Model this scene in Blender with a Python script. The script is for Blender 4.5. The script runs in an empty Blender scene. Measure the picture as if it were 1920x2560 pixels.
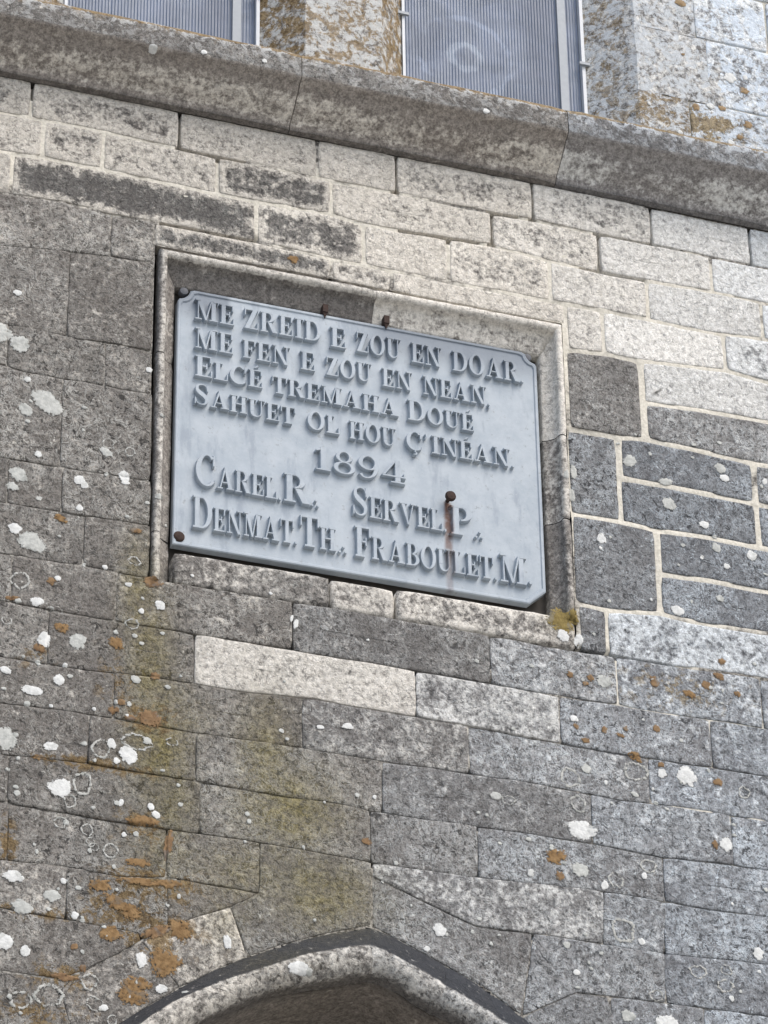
import bpy, math, random
from mathutils import Vector, Matrix, noise
from mathutils.bvhtree import BVHTree

random.seed(7)
SC = bpy.context.scene
COL = SC.collection

# ------------------------------------------------------------------ camera
# wall coordinates: X right along the wall, Y up, Z out of the wall towards the viewer
F_PX = 9097.55
CAM = (-2.77976, -5.74713, 8.18036)
MR = ((0.9464015, -0.1639645, -0.2782860), (-0.0122304, 0.8427776, -0.5381230), (0.3227609, 0.5126839, 0.7956008))
LIFT = 7.35                                    # height of the plaque above the ground

def W(x, y, z):                                # wall coordinates -> Blender world
    return Vector((x, -z, y + LIFT))

cam_d = bpy.data.cameras.new('camera'); cam = bpy.data.objects.new('camera', cam_d); COL.objects.link(cam)
cols = [(MR[0][i], -MR[2][i], MR[1][i]) for i in range(3)]
m = Matrix(((cols[0][0], cols[1][0], cols[2][0]), (cols[0][1], cols[1][1], cols[2][1]), (cols[0][2], cols[1][2], cols[2][2])))
cam.matrix_world = Matrix.Translation(W(*CAM)) @ m.to_4x4()
cam_d.sensor_fit = 'VERTICAL'; cam_d.sensor_height = 24.0; cam_d.lens = 24.0 * F_PX / 2560.0
cam_d.clip_start = 0.1; cam_d.clip_end = 2000
SC.camera = cam

# ------------------------------------------------------------------ light (soft, bright overcast)
SUN_EL, SUN_AZ = math.radians(52), math.radians(150)
wd = bpy.data.worlds.new('World'); SC.world = wd; wd.use_nodes = True
nt = wd.node_tree; nt.nodes.clear()
sky = nt.nodes.new('ShaderNodeTexSky'); sky.sky_type = 'NISHITA'; sky.sun_disc = False
sky.sun_elevation = SUN_EL; sky.sun_rotation = SUN_AZ; sky.dust_density = 3.0; sky.air_density = 1.0; sky.ozone_density = 1.0
bg = nt.nodes.new('ShaderNodeBackground'); bg.inputs[1].default_value = 0.13
ow = nt.nodes.new('ShaderNodeOutputWorld')
nt.links.new(sky.outputs[0], bg.inputs[0]); nt.links.new(bg.outputs[0], ow.inputs[0])
sd = bpy.data.lights.new('sun', 'SUN'); sd.energy = 1.3; sd.angle = math.radians(40); sd.color = (1.0, 0.955, 0.89)
so = bpy.data.objects.new('sun', sd); COL.objects.link(so)
sdir = Vector((math.sin(SUN_AZ) * math.cos(SUN_EL), math.cos(SUN_AZ) * math.cos(SUN_EL), math.sin(SUN_EL)))
so.rotation_euler = sdir.to_track_quat('Z', 'Y').to_euler(); so.location = (3, -12, 22)
SC.view_settings.view_transform = 'Standard'; SC.view_settings.look = 'None'
SC.view_settings.exposure = 0.75; SC.view_settings.gamma = 1.0; SC.view_settings.use_curve_mapping = False

# ------------------------------------------------------------------ helpers
def at(u, v, z=0.0):                           # photograph pixel -> wall X, Y at depth z
    a = ((u - 960) / F_PX, -(v - 1280) / F_PX, -1.0)
    r = [sum(MR[i][k] * a[k] for k in range(3)) for i in range(3)]
    s = (z - CAM[2]) / r[2]
    return (CAM[0] + s * r[0], CAM[1] + s * r[1])

PX = 0.00117                                    # about one photograph pixel on the wall, metres

def fbm(x, y, s, seed=0.0, o=3):
    v = 0.0; a = 1.0; t = 0.0
    for i in range(o):
        v += a * noise.noise(Vector((x * s + seed * 17.3, y * s - seed * 9.1, seed * 3.7 + i))); t += a
        a *= 0.5; s *= 2.03
    return v / t

SURF_V = []; SURF_F = []
SURF_N = {'stone', 'mortar', 'sill_stone', 'frame_stone', 'arch_stone', 'hood_mould_stone', 'string_course_stone', 'mullion_stone', 'jamb_stone'}
class MB:
    def __init__(self): self.v = []; self.f = []; self.a = []
    def add(self, vs, fs, attrs=None):
        b = len(self.v); self.v += [tuple(p) for p in vs]
        self.a += attrs if attrs else [None] * len(vs)
        self.f += [tuple(b + i for i in f) for f in fs]
    def build(self, name, mat, parent=None, smooth=True, origin=None, angle=None):
        me = bpy.data.meshes.new(name)
        o0 = origin if origin is not None else (0, 0, 0)
        me.from_pydata([(p[0] - o0[0], p[1] - o0[1], p[2] - o0[2]) for p in self.v], [], self.f)
        if any(a is not None for a in self.a):
            for k in ('lime', 'green', 'dark', 'mott', 'rust', 'edge', 'tan'):
                at_ = me.attributes.new(k, 'FLOAT', 'POINT')
                at_.data.foreach_set('value', [(a or {}).get(k, 0.0) for a in self.a])
        me.materials.append(mat)
        if name in SURF_N:
            b = len(SURF_V); SURF_V.extend(self.v); SURF_F.extend(tuple(b + i for i in f) for f in self.f)
        if smooth: me.polygons.foreach_set('use_smooth', [True] * len(me.polygons))
        me.update()
        if smooth and angle: me.set_sharp_from_angle(angle=math.radians(angle))
        o = link(name, me, parent, o0)
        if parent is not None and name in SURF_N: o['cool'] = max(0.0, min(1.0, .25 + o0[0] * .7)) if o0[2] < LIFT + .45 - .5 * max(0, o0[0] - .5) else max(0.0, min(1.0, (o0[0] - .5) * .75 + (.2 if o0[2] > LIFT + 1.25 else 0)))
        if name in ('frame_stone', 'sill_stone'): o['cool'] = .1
        return o

def link(name, me, parent=None, loc=(0, 0, 0)):
    o = bpy.data.objects.new(name, me); COL.objects.link(o)
    o.location = loc
    if parent is not None:
        o.parent = parent
        o.location = Vector(loc) - Vector(parent.get('base', (0, 0, 0)))
    return o

def thing(name, label, cat, loc):
    o = bpy.data.objects.new(name, None); COL.objects.link(o); o.location = loc
    o.empty_display_size = 0.3
    o['label'] = label; o['category'] = cat; o['kind'] = 'thing'; o['base'] = tuple(loc)
    return o

# ------------------------------------------------------------------ materials
class NT:
    def __init__(self, name):
        self.m = bpy.data.materials.new(name); self.m.use_nodes = True
        self.t = self.m.node_tree; self.t.nodes.clear()
        self.out = self.n('ShaderNodeOutputMaterial'); self.p = self.n('ShaderNodeBsdfPrincipled')
        self.l(self.p.outputs[0], self.out.inputs[0])
        self.p.inputs['Roughness'].default_value = 0.9
        self.p.inputs['Specular IOR Level'].default_value = 0.25
    def n(self, t): return self.t.nodes.new(t)
    def l(self, a, b): self.t.links.new(a, b)
    def set(self, sock, v):
        if hasattr(v, 'is_output') or isinstance(v, bpy.types.NodeSocket): self.l(v, sock)
        else: sock.default_value = v
    def pos(self, jitter=True):
        g = self.n('ShaderNodeNewGeometry').outputs['Position']
        if not jitter: return g
        oi = self.n('ShaderNodeObjectInfo').outputs['Random']
        c = self.n('ShaderNodeVectorMath'); c.operation = 'ADD'
        sc = self.math('MULTIPLY', oi, 37.0)
        cb = self.n('ShaderNodeCombineXYZ'); self.l(sc, cb.inputs[1])
        self.l(g, c.inputs[0]); self.l(cb.outputs[0], c.inputs[1])
        return c.outputs[0]
    def noise(self, vec, scale, detail=3, rough=.6, dist=0.0, col=False):
        n = self.n('ShaderNodeTexNoise'); self.l(vec, n.inputs['Vector'])
        n.inputs['Scale'].default_value = scale; n.inputs['Detail'].default_value = detail
        n.inputs['Roughness'].default_value = rough; n.inputs['Distortion'].default_value = dist
        return n.outputs['Color' if col else 0]
    def vor(self, vec, scale, feat='F1', rnd=1.0, out='Distance'):
        n = self.n('ShaderNodeTexVoronoi'); n.feature = feat; self.l(vec, n.inputs['Vector'])
        n.inputs['Scale'].default_value = scale; n.inputs['Randomness'].default_value = rnd
        return n.outputs[out]
    def math(self, op, a, b=0.0, clamp=False):
        n = self.n('ShaderNodeMath'); n.operation = op; n.use_clamp = clamp
        self.set(n.inputs[0], a); self.set(n.inputs[1], b)
        return n.outputs[0]
    def ramp(self, v, lo, hi, a=0.0, b=1.0):
        n = self.n('ShaderNodeMapRange'); n.interpolation_type = 'SMOOTHSTEP'
        self.set(n.inputs[0], v); n.inputs[1].default_value = lo; n.inputs[2].default_value = hi
        n.inputs[3].default_value = a; n.inputs[4].default_value = b
        return n.outputs[0]
    def mix(self, f, a, b):
        n = self.n('ShaderNodeMix'); n.data_type = 'RGBA'
        self.set(n.inputs[0], f)
        for s, v in ((6, a), (7, b)):
            if isinstance(v, tuple): n.inputs[s].default_value = (*v, 1.0)
            else: self.l(v, n.inputs[s])
        return n.outputs[2]
    def attr(self, name):
        n = self.n('ShaderNodeAttribute'); n.attribute_name = name; return n.outputs['Fac']
    def oattr(self, name):
        n = self.n('ShaderNodeAttribute'); n.attribute_type = 'OBJECT'; n.attribute_name = name; return n.outputs['Fac']
    def bump(self, h, strength=.5, dist=.004):
        b = self.n('ShaderNodeBump'); b.inputs['Strength'].default_value = strength; b.inputs['Distance'].default_value = dist
        self.l(h, b.inputs['Height']); self.l(b.outputs[0], self.p.inputs['Normal'])

def stone_material(name, base=1.0, squig=1.0, warm=0.0, bump=.7):
    k = NT(name); P = k.pos()
    rnd = k.n('ShaderNodeObjectInfo').outputs['Random']
    rn2 = k.math('FRACT', k.math('MULTIPLY', rnd, 7.31))
    nL = k.noise(P, 3.2, 3, .55)                    # weathering a hand or two across
    nA = k.noise(P, 7, 4, .6)                       # broad clouds
    nM = k.noise(P, 21, 5, .68, .3)                 # patches a few cm across
    nB = k.noise(P, 62, 4, .72)                     # grain
    nC = k.noise(P, 190, 2, .6)                     # crystals
    nS = k.noise(P, 23, 3.5, .68, 1.6)              # lichen crust outlines
    line = k.ramp(k.math('ABSOLUTE', k.math('SUBTRACT', nS, .5)), .010, .042, 1, 0)
    nS2 = k.noise(P, 36, 3, .64, 2.0)
    line2 = k.ramp(k.math('ABSOLUTE', k.math('SUBTRACT', nS2, .5)), .010, .05, 1, 0)
    g = k.math('ADD', k.math('MULTIPLY', nB, .62), k.math('MULTIPLY', nC, .38))
    d0, d1 = .052 * base, .30 * base
    c = k.mix(k.ramp(g, .36, .64), (d0 * 1.03, d0 * .965, d0 * .87), (d1 * 1.03, d1 * .965, d1 * .87))
    c = k.mix(k.ramp(nA, .42, .66, 0, .5), c, (.105 * base, .096 * base, .088 * base))
    c = k.mix(k.ramp(nL, .47, .62, 0, .42), c, (.10 * base, .088 * base, .079 * base))
    pat = k.math('MULTIPLY', k.ramp(nM, .36, .58, .3, 1.0), k.math('MULTIPLY', k.ramp(nL, .36, .58, 1.15, .55), k.math('ADD', .62, k.math('MULTIPLY', rn2, .55))), True)
    cr = k.math('MULTIPLY', k.math('MAXIMUM', line, k.math('MULTIPLY', line2, .8)), pat)
    c = k.mix(k.math('MULTIPLY', cr, .88 * squig), c, (.46, .455, .425))
    gr = k.ramp(k.noise(P, 120, 2, .5), .60, .68)
    c = k.mix(k.math('MULTIPLY', gr, k.ramp(nM, .48, .62, .15, .8 * squig)), c, (.55, .55, .51))
    pit = k.ramp(k.noise(P, 50, 3, .65, .8), .33, .43, 1, 0)
    c = k.mix(k.math('MULTIPLY', pit, k.math('ADD', .45, k.math('MULTIPLY', rnd, .5))), c, (.04, .038, .036))
    # smooth weathered tan of sheltered mouldings
    c = k.mix(k.math('MULTIPLY', k.attr('tan'), k.ramp(nM, .3, .6, .65, .95)), c, k.mix(k.ramp(g, .36, .64), (.15, .133, .117), (.37, .335, .295)))
    # black biofilm; also the shadow line painted at the string course foot
    c = k.mix(k.math('MULTIPLY', k.attr('dark'), 1.0, True), c, k.mix(nB, (.022, .0235, .026), (.06, .061, .064)))
    # lime wash / mortar skin; also light painted on the string course underside
    lm = k.attr('lime')
    lf = k.math('ADD', k.math('MULTIPLY', lm, 2.1), k.math('ADD', k.math('MULTIPLY', nM, 2.7), k.math('MULTIPLY', nB, 2.6)))
    lf = k.ramp(lf, 2.95, 4.0)
    lcol = k.mix(k.ramp(nB, .3, .7), (.47, .44, .382), (.71, .675, .605))
    lcol = k.mix(k.math('MULTIPLY', line2, k.ramp(nM, .35, .65, .65, .2)), lcol, (.24, .228, .21))
    lcol = k.mix(k.math('MULTIPLY', k.ramp(g, .36, .47, 1, 0), k.ramp(nA, .36, .62, .75, .25)), lcol, (.285, .272, .255))
    lcol = k.mix(k.math('MULTIPLY', pit, .5), lcol, (.20, .19, .178))
    c = k.mix(lf, c, lcol)
    # algae
    gf = k.math('MULTIPLY', k.attr('green'), k.ramp(k.math('ADD', nM, k.math('MULTIPLY', nS, .5)), .5, .9, .4, 1))
    c = k.mix(k.math('MULTIPLY', gf, .95, True), c, k.mix(k.ramp(g, .35, .65), (.055, .045, .012), (.30, .255, .10)))
    # ochre lichen with white crust on old dressed stone
    mt = k.attr('mott')
    w1 = k.ramp(k.math('ADD', k.noise(P, 34, 6, .75, .5), k.math('MULTIPLY', mt, .1)), .51, .60)
    c = k.mix(k.math('MULTIPLY', k.math('MULTIPLY', mt, 2.0, True), k.math('MULTIPLY', w1, .9)), c, k.mix(nB, (.35, .36, .35), (.60, .61, .60)))
    ov = k.math('ADD', k.noise(P, 24, 7, .78, .4), k.math('MULTIPLY', k.attr('rust'), .3))
    o1 = k.math('MULTIPLY', k.ramp(ov, .575, .64), k.math('MULTIPLY', k.attr('rust'), 3.0, True))
    c = k.mix(k.math('MULTIPLY', o1, .9, True), c, k.mix(k.ramp(g, .35, .65), (.085, .052, .02), (.28, .20, .095)))
    hs = k.n('ShaderNodeHueSaturation'); hs.inputs['Saturation'].default_value = 1.0
    k.l(c, hs.inputs['Color']); k.l(k.oattr('tone'), hs.inputs['Value'])
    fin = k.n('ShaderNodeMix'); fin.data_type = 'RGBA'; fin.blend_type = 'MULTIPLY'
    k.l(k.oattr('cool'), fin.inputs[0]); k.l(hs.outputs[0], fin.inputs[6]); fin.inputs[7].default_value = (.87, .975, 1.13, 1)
    k.l(fin.outputs[2], k.p.inputs['Base Color'])
    k.p.inputs['Roughness'].default_value = .93
    h = k.math('ADD', k.math('MULTIPLY', nB, 1.0), k.math('ADD', k.math('MULTIPLY', cr, .4), k.math('MULTIPLY', k.math('SUBTRACT', 1.0, pit), .6)))
    h = k.math('ADD', h, k.math('MULTIPLY', nM, 1.2))
    k.bump(h, bump, .006)
    return k.m

M_STONE = stone_material('granite')
M_DRESS = stone_material('dressed_granite', base=1.0, squig=.75, warm=1.0, bump=.45)

def mortar_material():
    k = NT('mortar'); P = k.pos(False)
    nB = k.noise(P, 90, 4, .7); nM = k.noise(P, 20, 3, .6)
    grey = k.mix(k.ramp(nB, .38, .62), (.075, .069, .062), (.36, .345, .31))
    pale = k.mix(k.ramp(nB, .3, .7), (.48, .455, .385), (.68, .65, .57))
    f = k.ramp(k.math('ADD', k.attr('lime'), k.math('MULTIPLY', k.math('SUBTRACT', nM, .5), .9)), .3, .55)
    c = k.mix(f, grey, pale)
    c = k.mix(k.math('MULTIPLY', k.attr('green'), .6), c, (.12, .10, .04))
    k.l(c, k.p.inputs['Base Color']); k.bump(nB, .5, .004)
    return k.m
M_MORTAR = mortar_material()

def lichen_material(name, c0, c1, c2, sc=70, rag=1.0):
    k = NT(name); P = k.pos(False)
    n = k.noise(P, sc, 4, .7); n2 = k.noise(P, sc * .4, 3, .6, .5); n3 = k.noise(P, 120, 5, .75)
    c = k.mix(k.ramp(n, .3, .7), c0, c1)
    c = k.mix(k.ramp(n2, .56, .66, 0, .8), c, c2)
    k.l(c, k.p.inputs['Base Color']); k.bump(n, .6, .004)
    k.p.inputs['Roughness'].default_value = .95
    # the thallus thins out and breaks up at its margin
    al = k.ramp(k.math('ADD', k.attr('edge'), k.math('MULTIPLY', k.math('SUBTRACT', n3, .5), 3.2 * rag)), .36, .46)
    k.l(al, k.p.inputs['Alpha'])
    return k.m
M_WHITE = lichen_material('white_lichen', (.52, .53, .515), (.68, .69, .67), (.45, .46, .44), rag=.6)
M_PALE = lichen_material('pale_grey_lichen', (.36, .37, .35), (.52, .53, .50), (.30, .31, .29), rag=.7)
M_RING = lichen_material('ring_lichen', (.34, .345, .32), (.52, .52, .49), (.30, .31, .29), rag=1.5)
M_ORANGE = lichen_material('ochre_lichen', (.14, .082, .035), (.27, .175, .085), (.16, .13, .095), 60, 1.5)
M_RUSTY = lichen_material('brown_lichen', (.15, .09, .05), (.26, .17, .09), (.17, .15, .13), 60, 1.3)
M_UPPER = lichen_material('tan_lichen', (.20, .135, .07), (.34, .25, .15), (.30, .29, .27), 60, 1.1)
M_SPOT = lichen_material('ochre_spot_lichen', (.14, .09, .05), (.26, .17, .09), (.20, .18, .15), 60, 1.2)
M_OLIVE = lichen_material('olive_moss', (.14, .105, .035), (.27, .21, .08), (.20, .18, .13), 60, 1.2)

ZP = -.022                                       # front face of the plate
NAIL = at(1126, 1241, ZP + .026)
def plate_material():
    k = NT('weathered_cast_metal'); P = k.pos(False)
    mp = k.n('ShaderNodeMapping'); mp.inputs['Scale'].default_value = (1, 1, .25); k.l(P, mp.inputs[0])
    streak = k.noise(mp.outputs[0], 26, 4, .6); n = k.noise(P, 14, 5, .65); f = k.noise(P, 130, 3, .7)
    c = k.mix(k.ramp(n, .3, .7), (.312, .362, .408), (.39, .438, .478))
    c = k.mix(k.ramp(streak, .52, .72, 0, .55), c, (.20, .24, .29))
    c = k.mix(k.ramp(f, .56, .72, 0, .4), c, (.42, .455, .49))
    c = k.mix(k.math('MULTIPLY', k.ramp(k.noise(P, 55, 5, .75), .58, .68), k.ramp(n, .4, .6, .15, .6)), c, (.19, .20, .20))
    # darker band under the top edge
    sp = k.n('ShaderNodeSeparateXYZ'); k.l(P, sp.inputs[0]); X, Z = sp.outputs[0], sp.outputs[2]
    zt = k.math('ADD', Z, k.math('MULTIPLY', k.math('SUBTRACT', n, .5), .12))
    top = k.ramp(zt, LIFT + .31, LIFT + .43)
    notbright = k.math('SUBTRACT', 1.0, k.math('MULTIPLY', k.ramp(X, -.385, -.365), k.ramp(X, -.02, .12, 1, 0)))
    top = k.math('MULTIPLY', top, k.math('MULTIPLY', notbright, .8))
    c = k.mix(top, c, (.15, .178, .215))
    # rust run under the nail head
    rx = k.math('ABSOLUTE', k.math('SUBTRACT', X, k.math('ADD', k.math('MULTIPLY', k.math('SUBTRACT', streak, .5), .012), NAIL[0] + .001)))
    run = k.math('MULTIPLY', k.ramp(rx, .004, .016, 1, 0), k.math('MULTIPLY', k.ramp(Z, LIFT - .47, LIFT - .16, .25, 1), k.ramp(Z, LIFT + NAIL[1] - .008, LIFT + NAIL[1], 1, 0)))
    run = k.math('MULTIPLY', run, k.ramp(k.noise(P, 40, 3, .6), .25, .55, .45, 1))
    c = k.mix(run, c, k.mix(f, (.07, .04, .03), (.19, .09, .06)))
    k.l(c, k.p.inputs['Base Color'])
    k.p.inputs['Roughness'].default_value = .62; k.p.inputs['Metallic'].default_value = 0.0
    k.p.inputs['Specular IOR Level'].default_value = .4
    k.bump(k.math('ADD', n, k.math('MULTIPLY', f, .3)), .25, .003)
    return k.m
M_PLATE = plate_material()

def rust_material():
    k = NT('rusty_iron'); P = k.pos(False); n = k.noise(P, 120, 4, .7)
    k.l(k.mix(n, (.02, .016, .015), (.085, .055, .045)), k.p.inputs['Base Color']); k.bump(n, .6, .002)
    return k.m
M_RUST = rust_material()


def simple(name, c0, c1, sc, rough=.6, spec=.3, bump=.15):
    k = NT(name); P = k.pos(False); n = k.noise(P, sc, 4, .6)
    k.l(k.mix(n, c0, c1), k.p.inputs['Base Color']); k.p.inputs['Roughness'].default_value = rough
    k.p.inputs['Specular IOR Level'].default_value = spec; k.bump(n, bump, .002)
    return k.m
M_BOLT = simple('dark_bolt_metal', (.05, .055, .065), (.12, .13, .15), 90, .6, .4)
M_BAR = simple('weathered_aluminium', (.27, .30, .33), (.36, .39, .42), 60, .55, .4)
M_TRIM = simple('white_trim', (.48, .51, .54), (.60, .63, .66), 40, .45, .4)
M_CORE = simple('rubble_core', (.05, .048, .045), (.12, .11, .10), 20, .95, .1)
M_DOOR = simple('tan_stone', (.17, .145, .115), (.36, .32, .26), 14, .95, .1, .4)
M_GROUND = simple('pale_paving', (.33, .315, .285), (.45, .43, .39), 3, .95, .1, .4)

def pane_material():
    k = NT('fluted_glazing'); P = k.pos(False)
    sp = k.n('ShaderNodeSeparateXYZ'); k.l(P, sp.inputs[0]); X, Z = sp.outputs[0], sp.outputs[2]
    n = k.noise(P, 9, 4, .6, .5)
    mp = k.n('ShaderNodeMapping'); mp.inputs['Scale'].default_value = (1, 1, .06); k.l(P, mp.inputs[0])
    rib = k.noise(mp.outputs[0], 90, 3, .6)
    c = k.mix(k.ramp(n, .3, .7), (.095, .122, .172), (.17, .21, .29))
    c = k.mix(k.ramp(rib, .35, .65, 0, .45), c, (.24, .268, .305))
    # leaded rosette of the stained glass seen through the sheet
    def ring(cx, cz, r, w):
        dx = k.math('SUBTRACT', X, cx); dz = k.math('SUBTRACT', Z, cz)
        d = k.math('SQRT', k.math('ADD', k.math('MULTIPLY', dx, dx), k.math('MULTIPLY', dz, dz)))
        d = k.math('ADD', d, k.math('MULTIPLY', k.math('SUBTRACT', k.noise(P, 34, 2, .5), .5), .03))
        return k.ramp(k.math('ABSOLUTE', k.math('SUBTRACT', d, r)), w * .4, w, 1, 0)
    cx, cz = ROSE
    rg = ring(cx, cz, .048, .018)
    c = k.mix(k.math('MULTIPLY', rg, k.ramp(n, .35, .65, .1, .45)), c, (.42, .49, .57))
    rg2 = ring(cx, cz, .155, .014)
    c = k.mix(k.math('MULTIPLY', rg2, k.ramp(n, .42, .6, .0, .28)), c, (.36, .44, .58))
    # darker towards the folded edge where the sheet doubles up
    for e in (WIN2[1] - .08, WIN1[1] - .08):
        d = k.ramp(k.math('ABSOLUTE', k.math('SUBTRACT', X, e - .05)), .01, .10, .6, 0)
        c = k.mix(d, c, (.09, .11, .15))
    k.l(c, k.p.inputs['Base Color']); k.p.inputs['Roughness'].default_value = .3
    k.p.inputs['Specular IOR Level'].default_value = .5
    return k.m

# ------------------------------------------------------------------ fields that tell where lime, algae and soot lie
def g2(u, v, cx, cy, rx, ry): return math.exp(-(((u - cx) / rx) ** 2 + ((v - cy) / ry) ** 2))
def field(lst, x, y):
    s = 0.0
    for (cx, cy, rx, ry, a) in lst: s = max(s, a * math.exp(-(((x - cx) / rx) ** 2 + ((y - cy) / ry) ** 2)))
    return s
def wf(lst): return [(*at(u, v), rx * PX, ry * PX * 1.2, a) for (u, v, rx, ry, a) in lst]
GREEN = wf([(345, 1480, 45, 120, .75), (375, 1660, 55, 150, .85), (400, 1850, 75, 140, .95), (430, 2000, 70, 120, .7), (415, 2130, 90, 90, .5),
            (660, 1900, 70, 130, .75), (720, 2020, 130, 100, .9), (600, 2180, 120, 70, .6), (800, 2230, 130, 80, .85), (560, 2300, 60, 60, .4),
            (480, 1800, 60, 60, .4), (1400, 1550, 40, 30, .5), (700, 2430, 160, 50, .25)])
DARKF = wf([(330, 425, 150, 22, .0), (250, 2110, 70, 40, .35), (760, 1850, 40, 60, .2)])
RUST = wf([(375, 1795, 60, 35, .6), (350, 2070, 70, 40, .5), (380, 2210, 110, 40, .6), (300, 2270, 90, 50, .5), (400, 2340, 100, 40, .6), (160, 2440, 80, 25, .6), (90, 1640, 40, 40, .35), (300, 1700, 60, 60, .4), (230, 1910, 180, 16, .5), (20, 2110, 25, 60, .5), (100, 2280, 150, 14, .5), (100, 2540, 160, 40, .35), (1690, 1720, 200, 60, .3), (1730, 300, 170, 55, .62), (1560, 110, 60, 60, .5)])
LIMEM = wf([(300, 430, 520, 110, 1.0), (900, 560, 500, 130, .95), (1500, 700, 500, 160, 1.0), (1700, 950, 420, 260, 1.0), (1550, 1250, 180, 240, 1.0),
            (1750, 1350, 260, 250, 1.0), (1580, 1600, 160, 200, .95), (1800, 1800, 220, 40, .8), (1800, 2030, 200, 25, .7), (1850, 2280, 120, 20, .6),
            (1180, 1870, 20, 60, .8), (100, 330, 400, 160, .9)])

# ------------------------------------------------------------------ the wall
wall = thing('church_wall', 'weathered granite church wall with pale mortar, moulded string course and spots of lichen', 'church wall', W(0, -LIFT, 0))

def outline_resample(pts, step=.03):
    out = []
    n = len(pts)
    for i in range(n):
        a, b = pts[i], pts[(i + 1) % n]
        L = math.hypot(b[0] - a[0], b[1] - a[1]); k = max(1, int(round(L / step)))
        for j in range(k): t = j / k; out.append((a[0] + (b[0] - a[0]) * t, a[1] + (b[1] - a[1]) * t, j == 0))
    return out

def offset_in(pts, d):
    n = len(pts); res = []
    for i in range(n):
        p0, p1, p2 = pts[i - 1], pts[i], pts[(i + 1) % n]
        e1 = (p1[0] - p0[0], p1[1] - p0[1]); e2 = (p2[0] - p1[0], p2[1] - p1[1])
        l1 = math.hypot(*e1) or 1e-9; l2 = math.hypot(*e2) or 1e-9
        nx = -e1[1] / l1 - e2[1] / l2; ny = e1[0] / l1 + e2[0] / l2
        l = math.hypot(nx, ny) or 1e-9
        c = max(.45, l / 2)
        res.append((p1[0] + nx / l * d / c, p1[1] + ny / l * d / c))
    return res

stone_count = 0
def stone(pts, lime=0.1, tone=1.0, gap=.0025, med=None, proud=None, mat=None, seed=None, wob=.0034, bev=.0020, mott=0.0, dark=0.0, zb=-.05, name='stone', z0=0.0, upper=False):
    """pts: counter-clockwise polygon in wall coordinates, given to the joint centre lines."""
    global stone_count
    stone_count += 1
    seed = stone_count * 1.37
    area = sum(pts[i][0] * pts[(i + 1) % len(pts)][1] - pts[(i + 1) % len(pts)][0] * pts[i][1] for i in range(len(pts)))
    if area < 0: pts = pts[::-1]
    pts = offset_in(pts, gap)
    rs = outline_resample(pts)
    n = len(rs)
    ring = []
    for (x, y, c) in rs:
        w = wob
        ring.append((x + w * fbm(x, y, 18, seed), y + w * fbm(x, y, 18, seed + 5)))
    # soften the corners
    ring = [(.84 * p[0] + .08 * (ring[i - 1][0] + ring[(i + 1) % n][0]), .84 * p[1] + .08 * (ring[i - 1][1] + ring[(i + 1) % n][1])) if rs[i][2] else p for i, p in enumerate(ring)]
    r2 = offset_in(ring, bev)
    cx = sum(p[0] for p in ring) / n; cy = sum(p[1] for p in ring) / n
    if med is None:
        xs = [p[0] for p in ring]; ys = [p[1] for p in ring]
        wq, hq = max(xs) - min(xs), max(ys) - min(ys)
        med = (min(xs) + hq * .5, max(xs) - hq * .5) if wq > hq * 1.3 else (cx, cx)
        slope = True
    pz = proud if proud is not None else random.uniform(-.0015, .002)
    tx, ty = random.uniform(-.008, .008), random.uniform(-.02, .02)
    def zf(x, y): return z0 + pz + tx * (x - cx) + ty * (y - cy) + .0035 * fbm(x, y, 11, seed) + .0018 * fbm(x, y, 34, seed)
    def A(x, y, e=0.0):
        return {'lime': max(0, min(1, lime + e + .12 * fbm(x, y, 7, seed))), 'green': field(GREEN, x, y), 'dark': dark + field(DARKF, x, y), 'mott': mott, 'rust': field(RUST, x, y)}
    V = []; AT = []
    e = (.5 if lime < .5 else .3) if upper else (.18 if lime > .25 else 0.0)
    if upper: dark = max(dark, .55 - .75 * lime)
    for (x, y) in ring: V.append(W(x, y, zb)); AT.append(A(x, y, e))
    for (x, y) in ring: V.append(W(x, y, zf(x, y) - bev * .8)); AT.append(A(x, y, e))
    for (x, y) in r2: V.append(W(x, y, zf(x, y))); AT.append(A(x, y, e * .9))
    r3 = offset_in(r2, .007)
    for (x, y) in r3: V.append(W(x, y, zf(x, y) + .0004)); AT.append(A(x, y, e * .75))
    r2 = r3
    def ctr(p):
        qx = min(max(p[0], med[0]), med[1]) if med[1] > med[0] else cx
        # height of the middle line at that x
        ab = [q[1] for q in r2 if abs(q[0] - qx) < .035]
        qy = (min(ab) + max(ab)) / 2 if ab and med[1] > med[0] else cy
        return (qx, qy)
    cs = [ctr(p) for p in r2]
    for t in (.45, .97):
        for p, q in zip(r2, cs):
            x = p[0] + (q[0] - p[0]) * t; y = p[1] + (q[1] - p[1]) * t
            V.append(W(x, y, zf(x, y))); AT.append(A(x, y))
    V.append(W(sum(q[0] for q in cs) / n, sum(q[1] for q in cs) / n, zf(cx, cy))); AT.append(A(cx, cy))
    Fs = []
    for k in range(5):
        for i in range(n):
            j = (i + 1) % n
            Fs.append((k * n + i, k * n + j, (k + 1) * n + j, (k + 1) * n + i))
    if med[1] <= med[0]:
        for i in range(n): Fs.append((5 * n + i, 5 * n + (i + 1) % n, 6 * n))
    else: V.pop(); AT.pop(); Fs.append(tuple(range(5 * n, 6 * n)))
    mb = MB(); mb.add(V, Fs, AT)
    o = mb.build(name, mat or M_STONE, wall, origin=W(cx, cy, z0))
    o['tone'] = tone * random.uniform(.93, 1.07) * (1 + .2 * max(-.5, min(1.2, cx)))  # paler towards the right: lens haze put into the stone colour
    return o

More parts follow.
